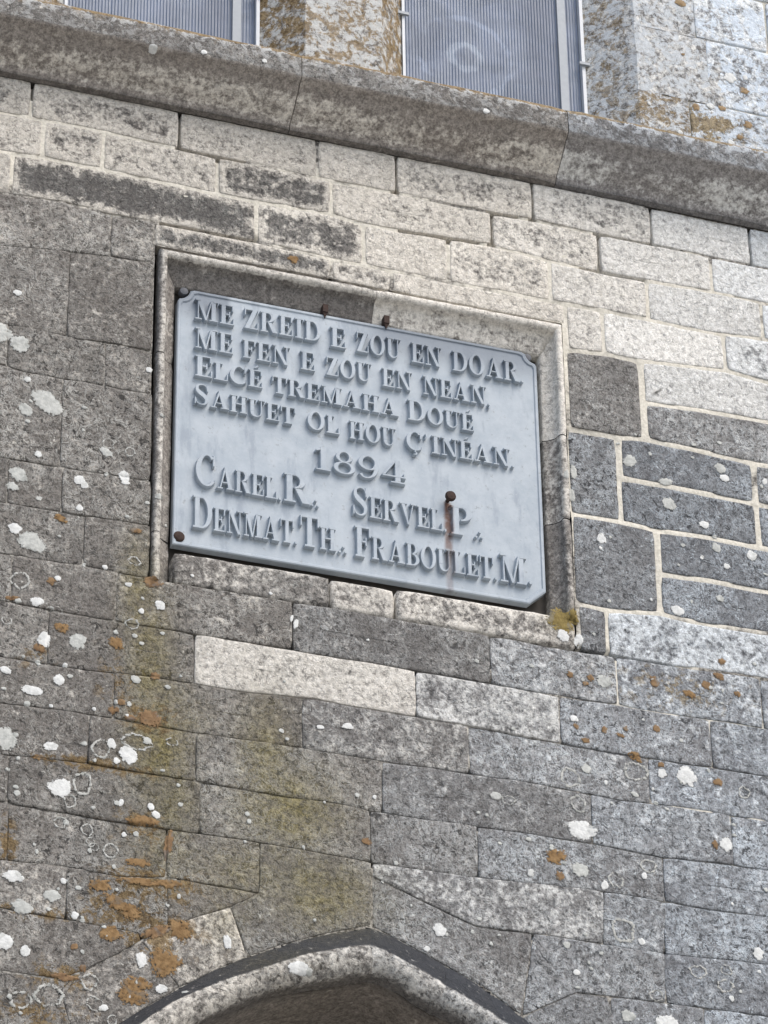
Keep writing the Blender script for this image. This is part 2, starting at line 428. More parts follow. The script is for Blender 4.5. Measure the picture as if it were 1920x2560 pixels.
class Bed:
    def __init__(self, pts):
        self.p = sorted(at(u, v) for (u, v) in pts)
    def __call__(self, x):
        p = self.p
        if x <= p[0][0]: return p[0][1] + (p[0][1] * 0)
        if x >= p[-1][0]: return p[-1][1]
        for a, b in zip(p, p[1:]):
            if a[0] <= x <= b[0]:
                return a[1] + (b[1] - a[1]) * (x - a[0]) / max(1e-9, b[0] - a[0])
    def inner(self, x0, x1): return [q for q in self.p if x0 + .012 < q[0] < x1 - .012]

B0 = Bed([(0, 186), (960, 381), (1920, 578)])
B1 = Bed([(0, 280), (93, 297), (247, 326), (449, 372), (640, 412), (821, 450), (1018, 487), (1219, 530), (1361, 556), (1492, 585), (1677, 620), (1882, 664), (1920, 672)])
B2 = Bed([(0, 380), (108, 393), (228, 417), (328, 438), (532, 482), (640, 503), (821, 533), (910, 560), (1010, 578), (1226, 612), (1372, 651), (1504, 682), (1770, 728), (1851, 744), (1920, 760)])
B3 = Bed([(0, 484), (154, 505), (278, 538), (409, 560), (640, 605), (806, 643), (968, 674), (1122, 705), (1280, 733), (1372, 751), (1496, 774), (1616, 797), (1766, 829), (1920, 850)])
L4 = Bed([(0, 613), (167, 626), (252, 637), (393, 657)])
L5 = Bed([(16, 809), (103, 825), (196, 849), (292, 859), (385, 879)])
L6 = Bed([(0, 909), (64, 930), (186, 950), (252, 963), (385, 986)])
L7 = Bed([(11, 1144), (154, 1168), (385, 1204)])
L8 = Bed([(0, 1254), (61, 1264), (159, 1281), (385, 1316)])
L9 = Bed([(0, 1382), (231, 1417), (330, 1438), (432, 1456), (640, 1491), (825, 1517), (987, 1547), (1219, 1588), (1280, 1597), (1373, 1616), (1531, 1639), (1685, 1665), (1859, 1688), (1920, 1700)])
FT = Bed([(360, 609), (960, 727), (1450, 819)])                      # the top of the frame
B4 = Bed([(1407, 873), (1511, 883), (1612, 904), (1812, 925), (1920, 955)])
B5 = Bed([(1620, 1008), (1762, 1027), (1920, 1054)])
B6 = Bed([(1411, 1070), (1546, 1093), (1608, 1099), (1724, 1122), (1874, 1157), (1920, 1165)])
B7 = Bed([(1546, 1193), (1666, 1215), (1890, 1259), (1920, 1265)])
B8 = Bed([(1411, 1282), (1550, 1305), (1639, 1326), (1762, 1342), (1905, 1371), (1920, 1374)])
B9 = Bed([(1646, 1435), (1778, 1454), (1920, 1481)])
B10 = Bed([(1440, 1507), (1515, 1525), (1650, 1535), (1755, 1560), (1920, 1585)])
B12 = Bed([(0, 1502), (77, 1516), (270, 1550), (424, 1574), (640, 1610), (736, 1626), (980, 1666), (1041, 1677), (1280, 1718), (1373, 1736), (1550, 1763), (1658, 1783), (1812, 1804), (1920, 1823)])
B13 = Bed([(0, 1640), (212, 1675), (386, 1692), (500, 1712), (640, 1732), (787, 1745), (887, 1766), (1049, 1793), (1180, 1815), (1280, 1835), (1500, 1877), (1700, 1908), (1800, 1922), (1920, 1942)])
B14 = Bed([(0, 1757), (193, 1780), (380, 1813), (482, 1831), (640, 1852), (856, 1885), (987, 1908), (1103, 1923), (1203, 1939), (1326, 1956), (1550, 2001), (1685, 2016), (1920, 2053)])
B15 = Bed([(0, 1885), (193, 1904), (386, 1936), (540, 1961), (700, 1989), (848, 2007), (933, 2028), (1103, 2053), (1280, 2077), (1500, 2112), (1650, 2142), (1820, 2160), (1920, 2175)])
B16 = Bed([(0, 2003), (116, 2024), (270, 2051), (428, 2073), (640, 2104), (790, 2129), (949, 2159), (1199, 2195), (1384, 2214), (1569, 2236), (1666, 2254), (1801, 2277), (1920, 2291)])
L17 = Bed([(0, 2150), (165, 2166), (297, 2190), (417, 2194)])
L18 = Bed([(0, 2269), (166, 2299)])
L19 = Bed([(0, 2431), (135, 2445)])
B17 = Bed([(1662, 2384), (1859, 2403), (1920, 2412)])
B18 = Bed([(1440, 2480), (1550, 2494), (1664, 2507), (1920, 2541)])

def low(bed, dy):                                  # a bed some way below another, out of view
    b = Bed([(0, 0)]); b.p = [(x, y - dy) for x, y in bed.p]; return b

def head_x(u, top, bot, z=0):                      # wall X of a head joint given as a pixel column half way up its course
    x = None
    v = 1280
    for _ in range(6):
        x, y = at(u, v)
        ym = (top(x) + bot(x)) / 2
        v -= (ym - y) / PX * .84
    return x

def gap_at(u, v):
    if v < 780: return .0065 if u < 1300 else .005
    if u > 1400 and v < 1830: return .0085
    return .0022

def course(top, bot, heads, limes, tones=None, gap=None, **kw):
    xs = [head_x(h, top, bot) for h in heads]
    for i in range(len(xs) - 1):
        x0, x1 = xs[i], xs[i + 1]
        P = [(x0, bot(x0))] + bot.inner(x0, x1) + [(x1, bot(x1)), (x1, top(x1))] + top.inner(x0, x1)[::-1] + [(x0, top(x0))]
        um = (heads[i] + heads[i + 1]) / 2
        vm = 700 if (top is not B3 or (x0 + x1) / 2 > -.35) else 1000
        h = top((x0 + x1) / 2) - bot((x0 + x1) / 2)
        med = (x0 + h * .5, x1 - h * .5)
        if med[1] <= med[0] + .02: med = ((x0 + x1) / 2,) * 2
        kw['upper'] = vm < 800 and top in (B0, B1, B2, B3)
        stone(P, limes[i % len(limes)], (tones[i % len(tones)] if tones else 1.0), gap if gap else .0022, med, **kw)

PALE = .0055; WIDE = .008; THIN = .0008
course(B0, B1, [-330, 80, 449, 794, 991, 1331, 1628, 1876, 2300], [.5, .44, .62, .8, .48, .5, .74, .82], gap=.004)
course(B1, B2, [-420, -100, 108, 258, 544, 829, 1230, 1498, 1778, 2080, 2400], [.55, .55, .4, .52, .2, .55, .52, .78, .82, .85], gap=.005)
course(B2, B3, [-380, 29, 641, 910, 1122, 1376, 1619, 1905, 2350], [.7, .1, .2, .74, .5, .66, .84, .88], [1, 1, 1, 1, 1, 1, 1, 1], gap=PALE)
course(B3, L4, [-400, -120, 278, 384], [.12, .12, .15], [1.05, 1.05, 1.05], gap=THIN)
course(B3, FT, [384, 829, 979, 1416], [.2, .42, .66], gap=PALE)
course(B3, B4, [1416, 1508, 1812, 2150, 2400], [.62, .78, .55, .6], gap=PALE)
course(B4, B6, [1416, 1606], [.0], [.82], gap=WIDE)
course(B4, B5, [1606, 2020, 2420], [.68, .6], gap=WIDE)
course(B5, B6, [1614, 1985, 2350], [.12, .2], [.85, .9], gap=WIDE)
course(B6, B8, [1419, 1549], [.02], [.8], gap=WIDE)
course(B6, B7, [1549, 1887, 2240], [.0, .05], [.78, .85], gap=WIDE)
course(B7, B8, [1551, 1895, 2240], [.0, .05], [.8, .85], gap=WIDE)
course(B8, B10, [1430, 1645], [.0], [.8], gap=WIDE)
course(B8, B9, [1645, 2010, 2400], [.02, .05], [.85, .9], gap=WIDE)
course(B9, B10, [1649, 1965, 2360], [.02, .05], [.85, .9], gap=WIDE)
course(B10, L9, [1446, 1519, 1980, 2380], [.05, .42, .4], [.8, 1.02, 1.0], gap=.006)
course(L4, L5, [-420, -60, 172, 382], [.1, .08, .1], gap=THIN)
course(L5, L6, [-300, 20, 262, 380], [.12, .1, .08], [.95, .9, .95], gap=THIN)
course(L6, L7, [-420, -200, 154, 379], [.05, .05, .05], [.95, .9, .95], gap=THIN)
course(L7, L8, [-330, 20, 156, 376], [.05, .05, .05], [.9, .95, .95], gap=THIN)
course(L8, L9, [-420, -90, 210, 374], [.05, .05, .05], [.95, .9, .95], gap=THIN)
course(L9, B12, [-380, 30, 289, 732, 1226, 1543, 1905, 2350], [.05, .03, .1, .08, .22, .2, .2], [.95, .92, 1.02, .88, 1.08, 1.0, 1.0], gap=.002)
course(B12, B13, [-420, -130, 120, 486, 1041, 1400, 1778, 2130, 2400], [.05, .05, .03, .64, .3, .1, .1, .1, .1], [.9, .92, .92, 1.12, 1.02, 1, 1, 1], gap=.0012)
course(B13, B14, [-400, -60, 285, 756, 1172, 1623, 1985, 2380], [.03, .03, .03, .22, .12, .1, .1], [.9, .92, .95, .9, 1, 1.02, 1.0], gap=.0012)
course(B14, B15, [-420, -150, 222, 490, 956, 1480, 1830, 2250], [.05, .05, .05, .08, .12, .1, .1], [.95, .95, 1, .95, .95, 1.02, 1.02], gap=THIN)
course(B15, B16, [-400, 20, 500, 927, 1195, 1660, 2040, 2380], [.05, .03, .05, .05, .1, .1, .1], [.9, .88, .98, .9, .95, .98, 1.02], gap=THIN)
course(B16, L17, [-420, -200, 20, 417], [.05, .05, .05], [.95, 1, .95], gap=THIN)
course(L17, L18, [-400, -60, 166], [.1, .15], [1, 1.08], gap=THIN)
course(B17, B18, [1662, 2060, 2400], [.08, .08], gap=THIN)
course(B18, low(B18, .16), [1530, 1765, 2120, 2400], [.08, .08, .08], gap=THIN)
course(low(B18, .16), low(B18, .31), [1560, 1950, 2400], [.08, .08], gap=THIN)
course(L19, low(L19, .16), [-400, -150, 104], [.05, .05], gap=THIN)
course(low(L19, .16), low(L19, .31), [-400, -60, 120], [.05, .05], gap=THIN)

def poly(px): return [at(u, v) for (u, v) in px]
for px, lm, tn in [
    ([(417, 2072), (650, 2105), (650, 2232), (455, 2198), (417, 2193)], .05, .98),
    ([(650, 2105), (929, 2156), (929, 2314), (839, 2328), (700, 2362), (622, 2393), (575, 2268), (650, 2232)], .03, .95),
    ([(355, 2352), (474, 2298), (575, 2268), (619, 2394), (562, 2414), (450, 2468), (398, 2402)], .3, 1.12),
    ([(154, 2486), (216, 2425), (355, 2352), (398, 2402), (450, 2468), (389, 2503), (290, 2566), (200, 2640)], .15, 1.05),
    ([(166, 2167), (297, 2191), (419, 2197), (419, 2323), (359, 2350), (347, 2331), (166, 2299)], .05, .95),
    ([(419, 2197), (455, 2199), (650, 2233), (579, 2265), (474, 2298), (419, 2323)], .05, .97),
    ([(-170, 2240), (166, 2299), (347, 2331), (355, 2351), (216, 2424), (154, 2447), (135, 2444), (-170, 2405)], .05, .98),
    ([(-420, 2196), (-172, 2240), (-172, 2405), (-420, 2368)], .05, .95),
    ([(104, 2440), (135, 2445), (205, 2433), (154, 2486), (196, 2640), (96, 2600)], .05, .95),
    ([(931, 2156), (1199, 2194), (1384, 2213), (1508, 2229), (1508, 2361), (1330, 2333), (1191, 2316), (1076, 2260), (956, 2200), (931, 2190)], .24, 1.04),
    ([(931, 2190), (956, 2202), (1076, 2261), (1191, 2317), (1332, 2334), (1303, 2541), (1220, 2475), (1116, 2413), (1026, 2364), (931, 2316)], .06, .92),
    ([(1508, 2229), (1569, 2237), (1666, 2254), (1662, 2384), (1538, 2366), (1508, 2361)], .12, 1.0),
    ([(1334, 2334), (1508, 2361), (1662, 2384), (1664, 2507), (1550, 2494), (1440, 2480), (1305, 2541)], .06, .95),
    ([(1305, 2543), (1440, 2481), (1520, 2492), (1560, 2640), (1420, 2660), (1330, 2566)], .06, .95)]:
    stone(poly(px), lm, tn, THIN, ((0, 0)))
course(B16, B17, [1660, 2000, 2380], [.1, .1], gap=THIN)

# mortar filling the joints: one relief sheet behind the stone faces
def arch_hit(x, y):
    return y < -1.44 and abs(x - .03) < .62 and y < ARCH_Y(x) + .004
hood_px = [(250, 2590), (300, 2556), (389, 2505), (475, 2456), (562, 2415), (630, 2388), (700, 2366), (770, 2347), (839, 2332), (926, 2318),
           (975, 2340), (1026, 2366), (1070, 2390), (1116, 2415), (1170, 2447), (1220, 2477), (1272, 2517), (1324, 2560), (1360, 2600)]
HOOD = [at(u, v) for u, v in hood_px]
def ARCH_Y(x):
    if x < HOOD[0][0] or x > HOOD[-1][0]: return -9
    for a, b in zip(HOOD, HOOD[1:]):
        if a[0] <= x <= b[0]: return a[1] + (b[1] - a[1]) * (x - a[0]) / (b[0] - a[0])
OPEN = [((80, 205), (82, 240)), ((449, 275), (449, 372)), ((991, 400), (991, 480)), ((1331, 470), (1335, 555)), ((1627, 520), (1631, 610)), ((1872, 575), (1880, 665)),
        ((1496, 588), (1499, 680)), ((1230, 535), (1232, 620)), ((1492, 585), (1690, 622)), ((1226, 528), (1280, 542)), ((449, 372), (600, 403)), ((1460, 672), (1600, 702)),
        ((1010, 578), (1190, 608)), ((428, 1457), (730, 1505)), ((732, 1505), (1280, 1598)), ((1280, 1598), (1680, 1664)), ((424, 1576), (1010, 1672)), ((1010, 1672), (1340, 1730)),
        ((486, 1585), (486, 1675)), ((732, 1520), (735, 1620)), ((1226, 1592), (1228, 1660)), ((1041, 1680), (1042, 1790)), ((860, 1760), (1100, 1805)), ((825, 1850), (1200, 1940)),
        ((780, 1990), (1000, 2040)), ((1180, 2060), (1330, 2084)), ((428, 2073), (1200, 2195)), ((1190, 2192), (1570, 2237)), ((1384, 2213), (1560, 2236)), ((1538, 2365), (1662, 2384)),
        ((1720, 2389), (1860, 2403)), ((1076, 2260), (1330, 2333)), ((230, 1908), (390, 1937)), ((0, 2269), (350, 2332)), ((455, 2198), (650, 2232)), ((420, 2074), (480, 2085)), ((140, 1510), (60, 1512)), ((410, 558), (637, 602))]
OPENW = [(at(*a), at(*b)) for a, b in OPEN]
def seg_d(x, y, a, b):
    dx, dy = b[0] - a[0], b[1] - a[1]
    t = max(0, min(1, ((x - a[0]) * dx + (y - a[1]) * dy) / (dx * dx + dy * dy)))
    return math.hypot(x - a[0] - t * dx, y - a[1] - t * dy)
def at_top(x, y): return y > .56 - .12 * max(0, x) and x < 1.1
def mortar_sheet():
    bv = BVHTree.FromPolygons([tuple(v) for v in SURF_V], SURF_F)
    def hit(x, y):
        h_ = bv.ray_cast(W(x, y, .5), Vector((0, 1, 0)), .53)
        return -h_[0].y if h_[0] is not None else None
    x0, x1, y0, y1, s = -1.72, 1.98, -2.3, 1.078, .0105
    nx, ny = int((x1 - x0) / s), int((y1 - y0) / s)
    V = []; A = []; F = []; idx = {}
    def vid(i, j):
        if (i, j) in idx: return idx[(i, j)]
        x, y = x0 + i * s, y0 + j * s
        lm = field(LIMEM, x, y)
        h0 = hit(x, y); nb = [h for h in (hit(x + .011, y), hit(x - .011, y), hit(x, y + .011), hit(x, y - .011)) if h is not None]
        if h0 is not None: nb.append(h0)
        lv = min(nb) if nb else 0.0
        nz = fbm(x, y, 26, 2.2)
        smear = lm * (1.0 if at_top(x, y) else 0.0)
        if h0 is not None and h0 > lv - .003: z = lv - .0035 + smear * (.0024 + .0045 * nz)
        else: z = lv - .0014 + .0003 * min(1, lm * 1.2) + .0016 * nz + .0022 * fbm(x, y, 5, 7.7) * (1 - min(1, lm))
        for a, b in OPENW:
            if min(a[0], b[0]) - .03 < x < max(a[0], b[0]) + .03 and min(a[1], b[1]) - .03 < y < max(a[1], b[1]) + .03:
                if seg_d(x, y, a, b) < .013: z = -.03
        idx[(i, j)] = len(V); V.append(W(x, y, z)); A.append({'lime': lm, 'green': field(GREEN, x, y)})
        return idx[(i, j)]
    for i in range(nx):
        for j in range(ny):
            x, y = x0 + (i + .5) * s, y0 + (j + .5) * s
            if -.604 < x < .652 and -.568 < y < .562: continue
            if arch_hit(x, y + .008): continue
            F.append((vid(i, j), vid(i + 1, j), vid(i + 1, j + 1), vid(i, j + 1)))
    mb = MB(); mb.add(V, F, A)
    o = mb.build('mortar', M_MORTAR, wall)
    o['kind'] = 'stuff'
mortar_sheet()

# rubble core behind and down to the ground, round the doorway and the niche
def box(mb, x0, x1, y0, y1, z0, z1):
    vs = [W(x, y, z) for z in (z0, z1) for (x, y) in ((x0, y0), (x1, y0), (x1, y1), (x0, y1))]
    mb.add(vs, [(0, 3, 2, 1), (4, 5, 6, 7), (0, 1, 5, 4), (1, 2, 6, 5), (2, 3, 7, 6), (3, 0, 4, 7)])
mb = MB()
for b in [(-2.6, 3.0, -1.2, -.59, -.60, -.055), (-2.6, -.625, -.59, .575, -.60, -.055), (.675, 3.0, -.59, .575, -.60, -.055), (-2.6, 3.0, .575, 1.2, -.60, -.055),
          (-.625, .675, -.59, .575, -.60, -.125), (-2.6, -.72, -LIFT, -1.2, -.60, -.055), (.68, 3.0, -LIFT, -1.2, -.60, -.055)]:
    box(mb, *b)
mb.build('rubble_core', M_CORE, wall, smooth=False)

# ------------------------------------------------------------------ string course under the windows
# profile (height above the bed, projection)
SILL = [(0.0, .0), (.004, .020), (.014, .024), (.026, .030), (.036, .045), (.050, .066), (.068, .088), (.088, .108), (.101, .122), (.107, .134), (.112, .1405), (.118, .1425), (.155, .1425), (.184, .1415), (.192, .139), (.203, .131), (.213, .121), (.262, -.02), (.27, -.2)]
SY = 1.073
def sill_stone(xa, xb, seed, tone):
    nseg = max(3, int((xb - xa) / .05)); V = []; A = []; F = []
    npf = len(SILL)
    for i in range(nseg + 1):
        x = xa + (xb - xa) * i / nseg
        for j, (h, p) in enumerate(SILL):
            d = .003 * fbm(x, h * 3, 7, seed) + .002 * fbm(x, h * 9, 25, seed + 3)
            if i in (0, nseg): d -= .003
            k = 1.0 if 0 < j else 0
            V.append(W(x, SY + h + d * k * .7, p + d * k))
            br = 1.0 if j in (13, 14, 15, 16) else 0.0
            A.append({'tan': .95 if j <= 10 else 0.0, 'lime': (.36 + .5 * fbm(x, 0, 3, 4.2)) if 3 <= j <= 6 else 0.0, 'mott': br * .8 if j > 13 else (.4 if j == 13 else (.2 if j > 10 else 0)), 'dark': .5 if j < 2 else (.34 if j > 10 and j < 14 else 0.0), 'rust': br * (.62 + .5 * fbm(x, 1, 9, 3.3)) if j > 13 else (.16 if j == 13 else 0)})  # underside rows lightened in place of light; foot rows darkened as its joint shadow
    for i in range(nseg):
        for j in range(npf - 1):
            a = i * npf + j
            F.append((a, a + npf, a + npf + 1, a + 1))
    F.append(tuple(range(npf))[::1]); F.append(tuple(nseg * npf + j for j in range(npf))[::-1])
    mb = MB(); mb.add(V, F, A)
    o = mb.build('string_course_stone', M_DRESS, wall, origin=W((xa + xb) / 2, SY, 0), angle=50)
    o['tone'] = tone * (1.12)
sj = [-1.75, at(755, 175, .14)[0], at(1421, 310, .14)[0], 1.66, 2.1]
for i in range(len(sj) - 1): sill_stone(sj[i] + .0012, sj[i + 1] - .0012, 3.1 + i * 2.7, [.92, .95, 1.0, 1.0][i])
mb = MB(); box(mb, -1.75, 2.1, SY + .002, SY + .2, -.3, .0); box(mb, -1.72, 2.08, SY + .05, SY + .178, .0, .06)
mb.build('string_course_bedding', M_CORE, wall, smooth=False)

# ------------------------------------------------------------------ upper storey: mullion, jamb, wall stones, windows
ZG = -.12
WIN1 = (-.878, -.268); WIN2 = (.206, .816)
ROSE = (at(1163, 140, ZG)[0], at(1163, 140, ZG)[1] + LIFT)
YB, YT = 1.29, 3.3
def chamfer_post(profile, ya, yb, seed, mott, tone, lime, name, rf=.0):
    ny = max(3, int((yb - ya) / .035)); V = []; A = []; F = []
    fine = []
    for a, b in zip(profile, profile[1:]):
        k = max(1, int(math.hypot(b[0] - a[0], b[1] - a[1]) / .03))
        for t in range(k): fine.append((a[0] + (b[0] - a[0]) * t / k, a[1] + (b[1] - a[1]) * t / k))
    fine.append(profile[-1]); n = len(fine)
    for j in range(ny + 1):
        y = ya + (yb - ya) * j / ny
        for (x, z) in fine:
            d = .006 * fbm(x * 2 + z * 3, y, 14, seed) + .003 * fbm(x + z, y, 40, seed)
            if j in (0, ny): d -= .002
            V.append(W(x + d * .3, y, z + d)); A.append({'mott': mott(x, z, y), 'lime': lime, 'rust': (.42 if x < WIN2[0] else .26) if (-.13 < z < -.006) else rf})
    for j in range(ny):
        for i in range(n - 1):
            a = j * n + i; F.append((a, a + 1, a + n + 1, a + n))
    mb = MB(); mb.add(V, F, A)
    o = mb.build(name, M_DRESS, wall, origin=W(profile[1][0], (ya + yb) / 2, 0), angle=28); o['tone'] = tone
mprof = [(WIN1[1] - .002, -.3), (WIN1[1], ZG + .004), (-.150, 0), (.096, 0), (WIN2[0], ZG + .004), (WIN2[0] + .002, -.3)]
for i, (a, b) in enumerate([(YB, 1.745), (1.75, 2.25), (2.255, YT)]):
    chamfer_post(mprof, a, b, 2.2 + i, lambda x, z, y: .95 if z > -.02 else .45, 1.05, .25, 'mullion_stone', .3)
jx = .952
jm = lambda x, z, y: .6
for i, (a, b) in enumerate([(YB, 1.5365), (1.537, 1.8025), (1.803, 2.252), (2.2525, 2.7), (2.7005, YT)]):
    chamfer_post([(WIN2[1] - .002, -.3), (WIN2[1], ZG + .004), (jx, 0), (jx + [.17, .30, .21, .3, .3][i], 0), (jx + [.17, .30, .21, .3, .3][i] + .001, -.1)], a, b, 12.2 + i, jm, 1.1, [.3, .35, .35, .35, .35][i], 'jamb_stone', [.3, .06, 0, 0, 0][i])
jl = -1.014
for i, (a, b) in enumerate([(YB, 1.6), (1.605, 2.1), (2.105, YT)]):
    chamfer_post([(jl - .2, -.1), (jl - .199, 0), (jl, 0), (WIN1[0], ZG + .004), (WIN1[0] + .002, -.3)], a, b, 22.2 + i, lambda x, z, y: .8, 1.05, .2, 'jamb_stone')
def ustone(x0, x1, y0, y1, lime, tone, mott):
    stone([(x0, y0), (x1, y0), (x1, y1), (x0, y1)], lime * .62, tone * .92, .0045, mott=max(.5, mott))
jr = [.17, .30, .21, .3]
for (x0, x1, y0, y1, lm, tn, mo) in [(jx + jr[0], 1.50, YB, 1.537, .5, 1.2, .7), (1.50, 1.98, YB, 1.537, .5, 1.2, .4),
                                     (jx + jr[1] - .06, 1.62, 1.537, 1.803, .52, 1.2, .2), (1.62, 1.98, 1.537, 1.803, .52, 1.2, .2),
                                     (jx + jr[2], 1.42, 1.803, 2.02, .55, 1.2, .15), (1.42, 1.98, 1.803, 2.02, .55, 1.2, .15),
                                     (jx + jr[2], 1.66, 2.02, 2.252, .5, 1.2, .1), (1.66, 1.98, 2.02, 2.252, .5, 1.2, .1),
                                     (jx + jr[3], 1.55, 2.252, 2.5, .5, 1.2, .1), (1.55, 1.98, 2.252, 2.5, .5, 1.2, .1), *[(x0_, x1_, 2.5 + .2 * i_, 2.7 + .2 * i_, .5, 1.2, .1) for i_ in range(4) for (x0_, x1_) in ((jx + jr[3], 1.45 + .12 * (i_ % 2)), (1.45 + .12 * (i_ % 2), 1.98))],
                                     (-1.72, jl - .2, YB, 1.602, .3, 1.1, .4), (-1.72, jl - .2, 1.602, 2.1, .3, 1.1, .4), *[(-1.72, jl - .2, 2.1 + .24 * i_, 2.34 + .24 * i_, .3, 1.1, .4) for i_ in range(5)]]:
    ustone(x0 + .0, x1, y0, y1, lm, tn, mo)
# pale bedding behind those stones
mb = MB()
V = []; A = []
for (x0, x1) in ((jx + .02, 1.98), (-1.72, jl - .02)):
    b = len(V)
    V += [W(x0, YB - .02, -.008), W(x1, YB - .02, -.008), W(x1, YT, -.008), W(x0, YT, -.008)]; A += [{'lime': .9}] * 4
    mb.f.append((b, b + 1, b + 2, b + 3))
mb.v = [tuple(p) for p in V]; mb.a = A
mb.build('upper_mortar', M_MORTAR, wall, smooth=False)
mb = MB()
for b in [(-2.6, -1.03, 1.2, YT, -.6, -.055), (.975, 3.0, 1.2, YT, -.6, -.055), (WIN1[1] + .02, WIN2[0] - .02, 1.24, YT, -.6, -.16), (-1.02, .97, YT, YT + .35, -.6, -.02), (-1.02, .97, 1.2, 1.235, -.6, -.2)]:
    box(mb, *b)
mb.build('upper_core', M_CORE, wall, smooth=False)

M_PANE = pane_material()
def window(x0, x1):
    ya, yb = 1.27, YT - .02
    fr = MB()
    box(fr, x0 - .004, x0 + .005, ya, yb, ZG - .03, ZG + .016)
    box(fr, x1 - .008, x1 + .003, ya, yb, ZG - .03, ZG + .016)
    box(fr, x0 + .006, x1 - .008, yb - .02, yb, ZG - .03, ZG + .014)
    f = fr.build('window', M_TRIM, wall, smooth=False, origin=W((x0 + x1) / 2, ya, ZG))
    f['base'] = tuple(W((x0 + x1) / 2, ya, ZG))
    # one fluted sheet
    V = []; F = []
    p = .0102; xa, xb = x0 + .007, x1 - .0085; n = int((xb - xa) / p * 6)
    for i in range(n + 1):
        x = xa + (xb - xa) * i / n
        z = ZG - .004 + 0.0018 * math.cos(2 * math.pi * (x - xa) / p)
        V += [W(x, ya, z), W(x, yb - .021, z)]
    for i in range(n): F.append((2 * i, 2 * i + 2, 2 * i + 3, 2 * i + 1))
    mb = MB(); mb.add(V, F)
    mb.build('fluted_pane', M_PANE, f, origin=W((x0 + x1) / 2, ya, ZG))
    mb = MB(); box(mb, x1 - .081, x1 - .054, ya, yb - .021, ZG - .012, ZG + .006)
    mb.build('glazing_bar', M_BAR, f, smooth=False, origin=W(x1 - .067, ya, ZG))
    for (cx, cy) in ((x0, 1.73), (x1, 1.68), (x0, 2.2), (x1, 2.2)):
        mb = MB(); box(mb, cx - .02, cx + .016, cy - .005, cy + .005, ZG + .0165, ZG + .026)
        mb.build('clip', M_BAR, f, smooth=False, origin=W(cx, cy, ZG))
    mb = MB(); box(mb, x0 - .02, x1 + .02, ya - .02, yb, ZG - .08, ZG - .05)
    mb.build('stained_glass', M_CORE, f, smooth=False, origin=W((x0 + x1) / 2, ya, ZG))
window(*WIN1); window(*WIN2)

# ------------------------------------------------------------------ moulded frame of the niche
FXL, FXR, FYT, FYB = -.594, .649, .553, -.563
PROF = [(.0, .0, -.03), (.0, .0, .004), (.002, .002, .010), (.009, .009, .0145), (.019, .020, .014), (.023, .026, .007), (.024, .027, -.004), (.027, .034, -.014), (.033, .047, -.020), (.042, .066, -.029), (.052, .086, -.035), (.058, .094, -.038), (.059, .0955, -.075)]
def frame_piece(kind, a, b, seed, tone, lime=.15, dark=None, lip=None):
    n = max(2, int(abs(b - a) / .03)); V = []; A = []; F = []; np_ = len(PROF)
    for i in range(n + 1):
        t = a + (b - a) * i / n
        for j, (os_, ot, z) in enumerate(PROF):
            if kind == 'top':
                x = max(FXL + os_, min(FXR - os_, t)); y = FYT - ot
            elif kind == 'left': x = FXL + os_; y = min(t, FYT - ot)
            else: x = FXR - os_; y = min(t, FYT - ot)
            d = .0022 * fbm(x, y, 22, seed) + .0015 * fbm(x, y, 60, seed)
            if i in (0, n) and abs(t - FXL) > .01 and abs(t - FXR) > .01 and abs(t - FYT) > .01: d -= .003
            V.append(W(x + d * .5, y + d * .5, z + d))
            dk = dark(j, x, y) if dark else 0
            A.append({'tan': .6 if j > 6 else .3, 'lime': (lip if lip is not None and j in (3, 4, 5) else lime), 'dark': dk, 'green': field(GREEN, x, y), 'mott': 0})
    for i in range(n):
        for j in range(np_ - 1):
            q = i * np_ + j
            F.append((q, q + np_, q + np_ + 1, q + 1))
    mb = MB(); mb.add(V, F, A)
    c = {'top': ((a + b) / 2, FYT, 0), 'left': (FXL, (a + b) / 2, 0), 'right': (FXR, (a + b) / 2, 0)}[kind]
    o = mb.build('frame_stone', M_DRESS, wall, origin=W(*c)); o['tone'] = tone
sx = at(941, 752)[0]
frame_piece('top', FXL, sx - .0005, 1.1, .95, .02, lambda j, x, y: .3 if j > 6 else 0, lip=.62)
frame_piece('top', sx + .0005, FXR, 2.1, 1.1, .58, lambda j, x, y: .2 * (1 if 6 < j < 9 else 0), lip=.78)
ly = [FYT, at(382, 880)[1], at(380, 1330)[1], FYB]
for i in range(3): frame_piece('left', ly[i] - (.0015 if i else 0), ly[i + 1] + .0015, 4.1 + i, .98, .08, None, lip=.4)
ry = [FYT, at(1400, 1090)[1], at(1415, 1300)[1], FYB + .100]
for i in range(3): frame_piece('right', ry[i] - (.0015 if i else 0), ry[i + 1] + .0015, 7.1 + i, [1.12, 1.0, .95][i], [.74, .32, .08][i], None, lip=[.8, .45, .2][i])
# the sill under the plaque: three stones
bx = [FXL + .061, at(826, 1490)[0], at(990, 1520)[0], FXR]
for i, (lm, tn) in enumerate([(.24, .95), (.44, .98), (.32, .95)]):
    yt = -.459
    if i == 2: stone([(bx[2], FYB), (FXR + .003, FYB), (FXR + .003, FYB + .100), (FXR - .060, FYB + .104), (FXR - .062, yt), (bx[2], yt)], lm, tn, .003, mat=M_DRESS, proud=.002, bev=.008, zb=-.09, name='sill_stone')
    else: stone([(bx[i], FYB), (bx[i + 1], FYB), (bx[i + 1], yt), (bx[i], yt)], lm, tn, .003, mat=M_DRESS, proud=.001 - .004 * (i == 1), bev=.008, zb=-.09, name='sill_stone')
mb = MB(); box(mb, FXL + .01, FXR - .01, FYB + .03, FYT - .03, -.124, -.070)
mb.build('niche_back', M_CORE, wall, smooth=False)

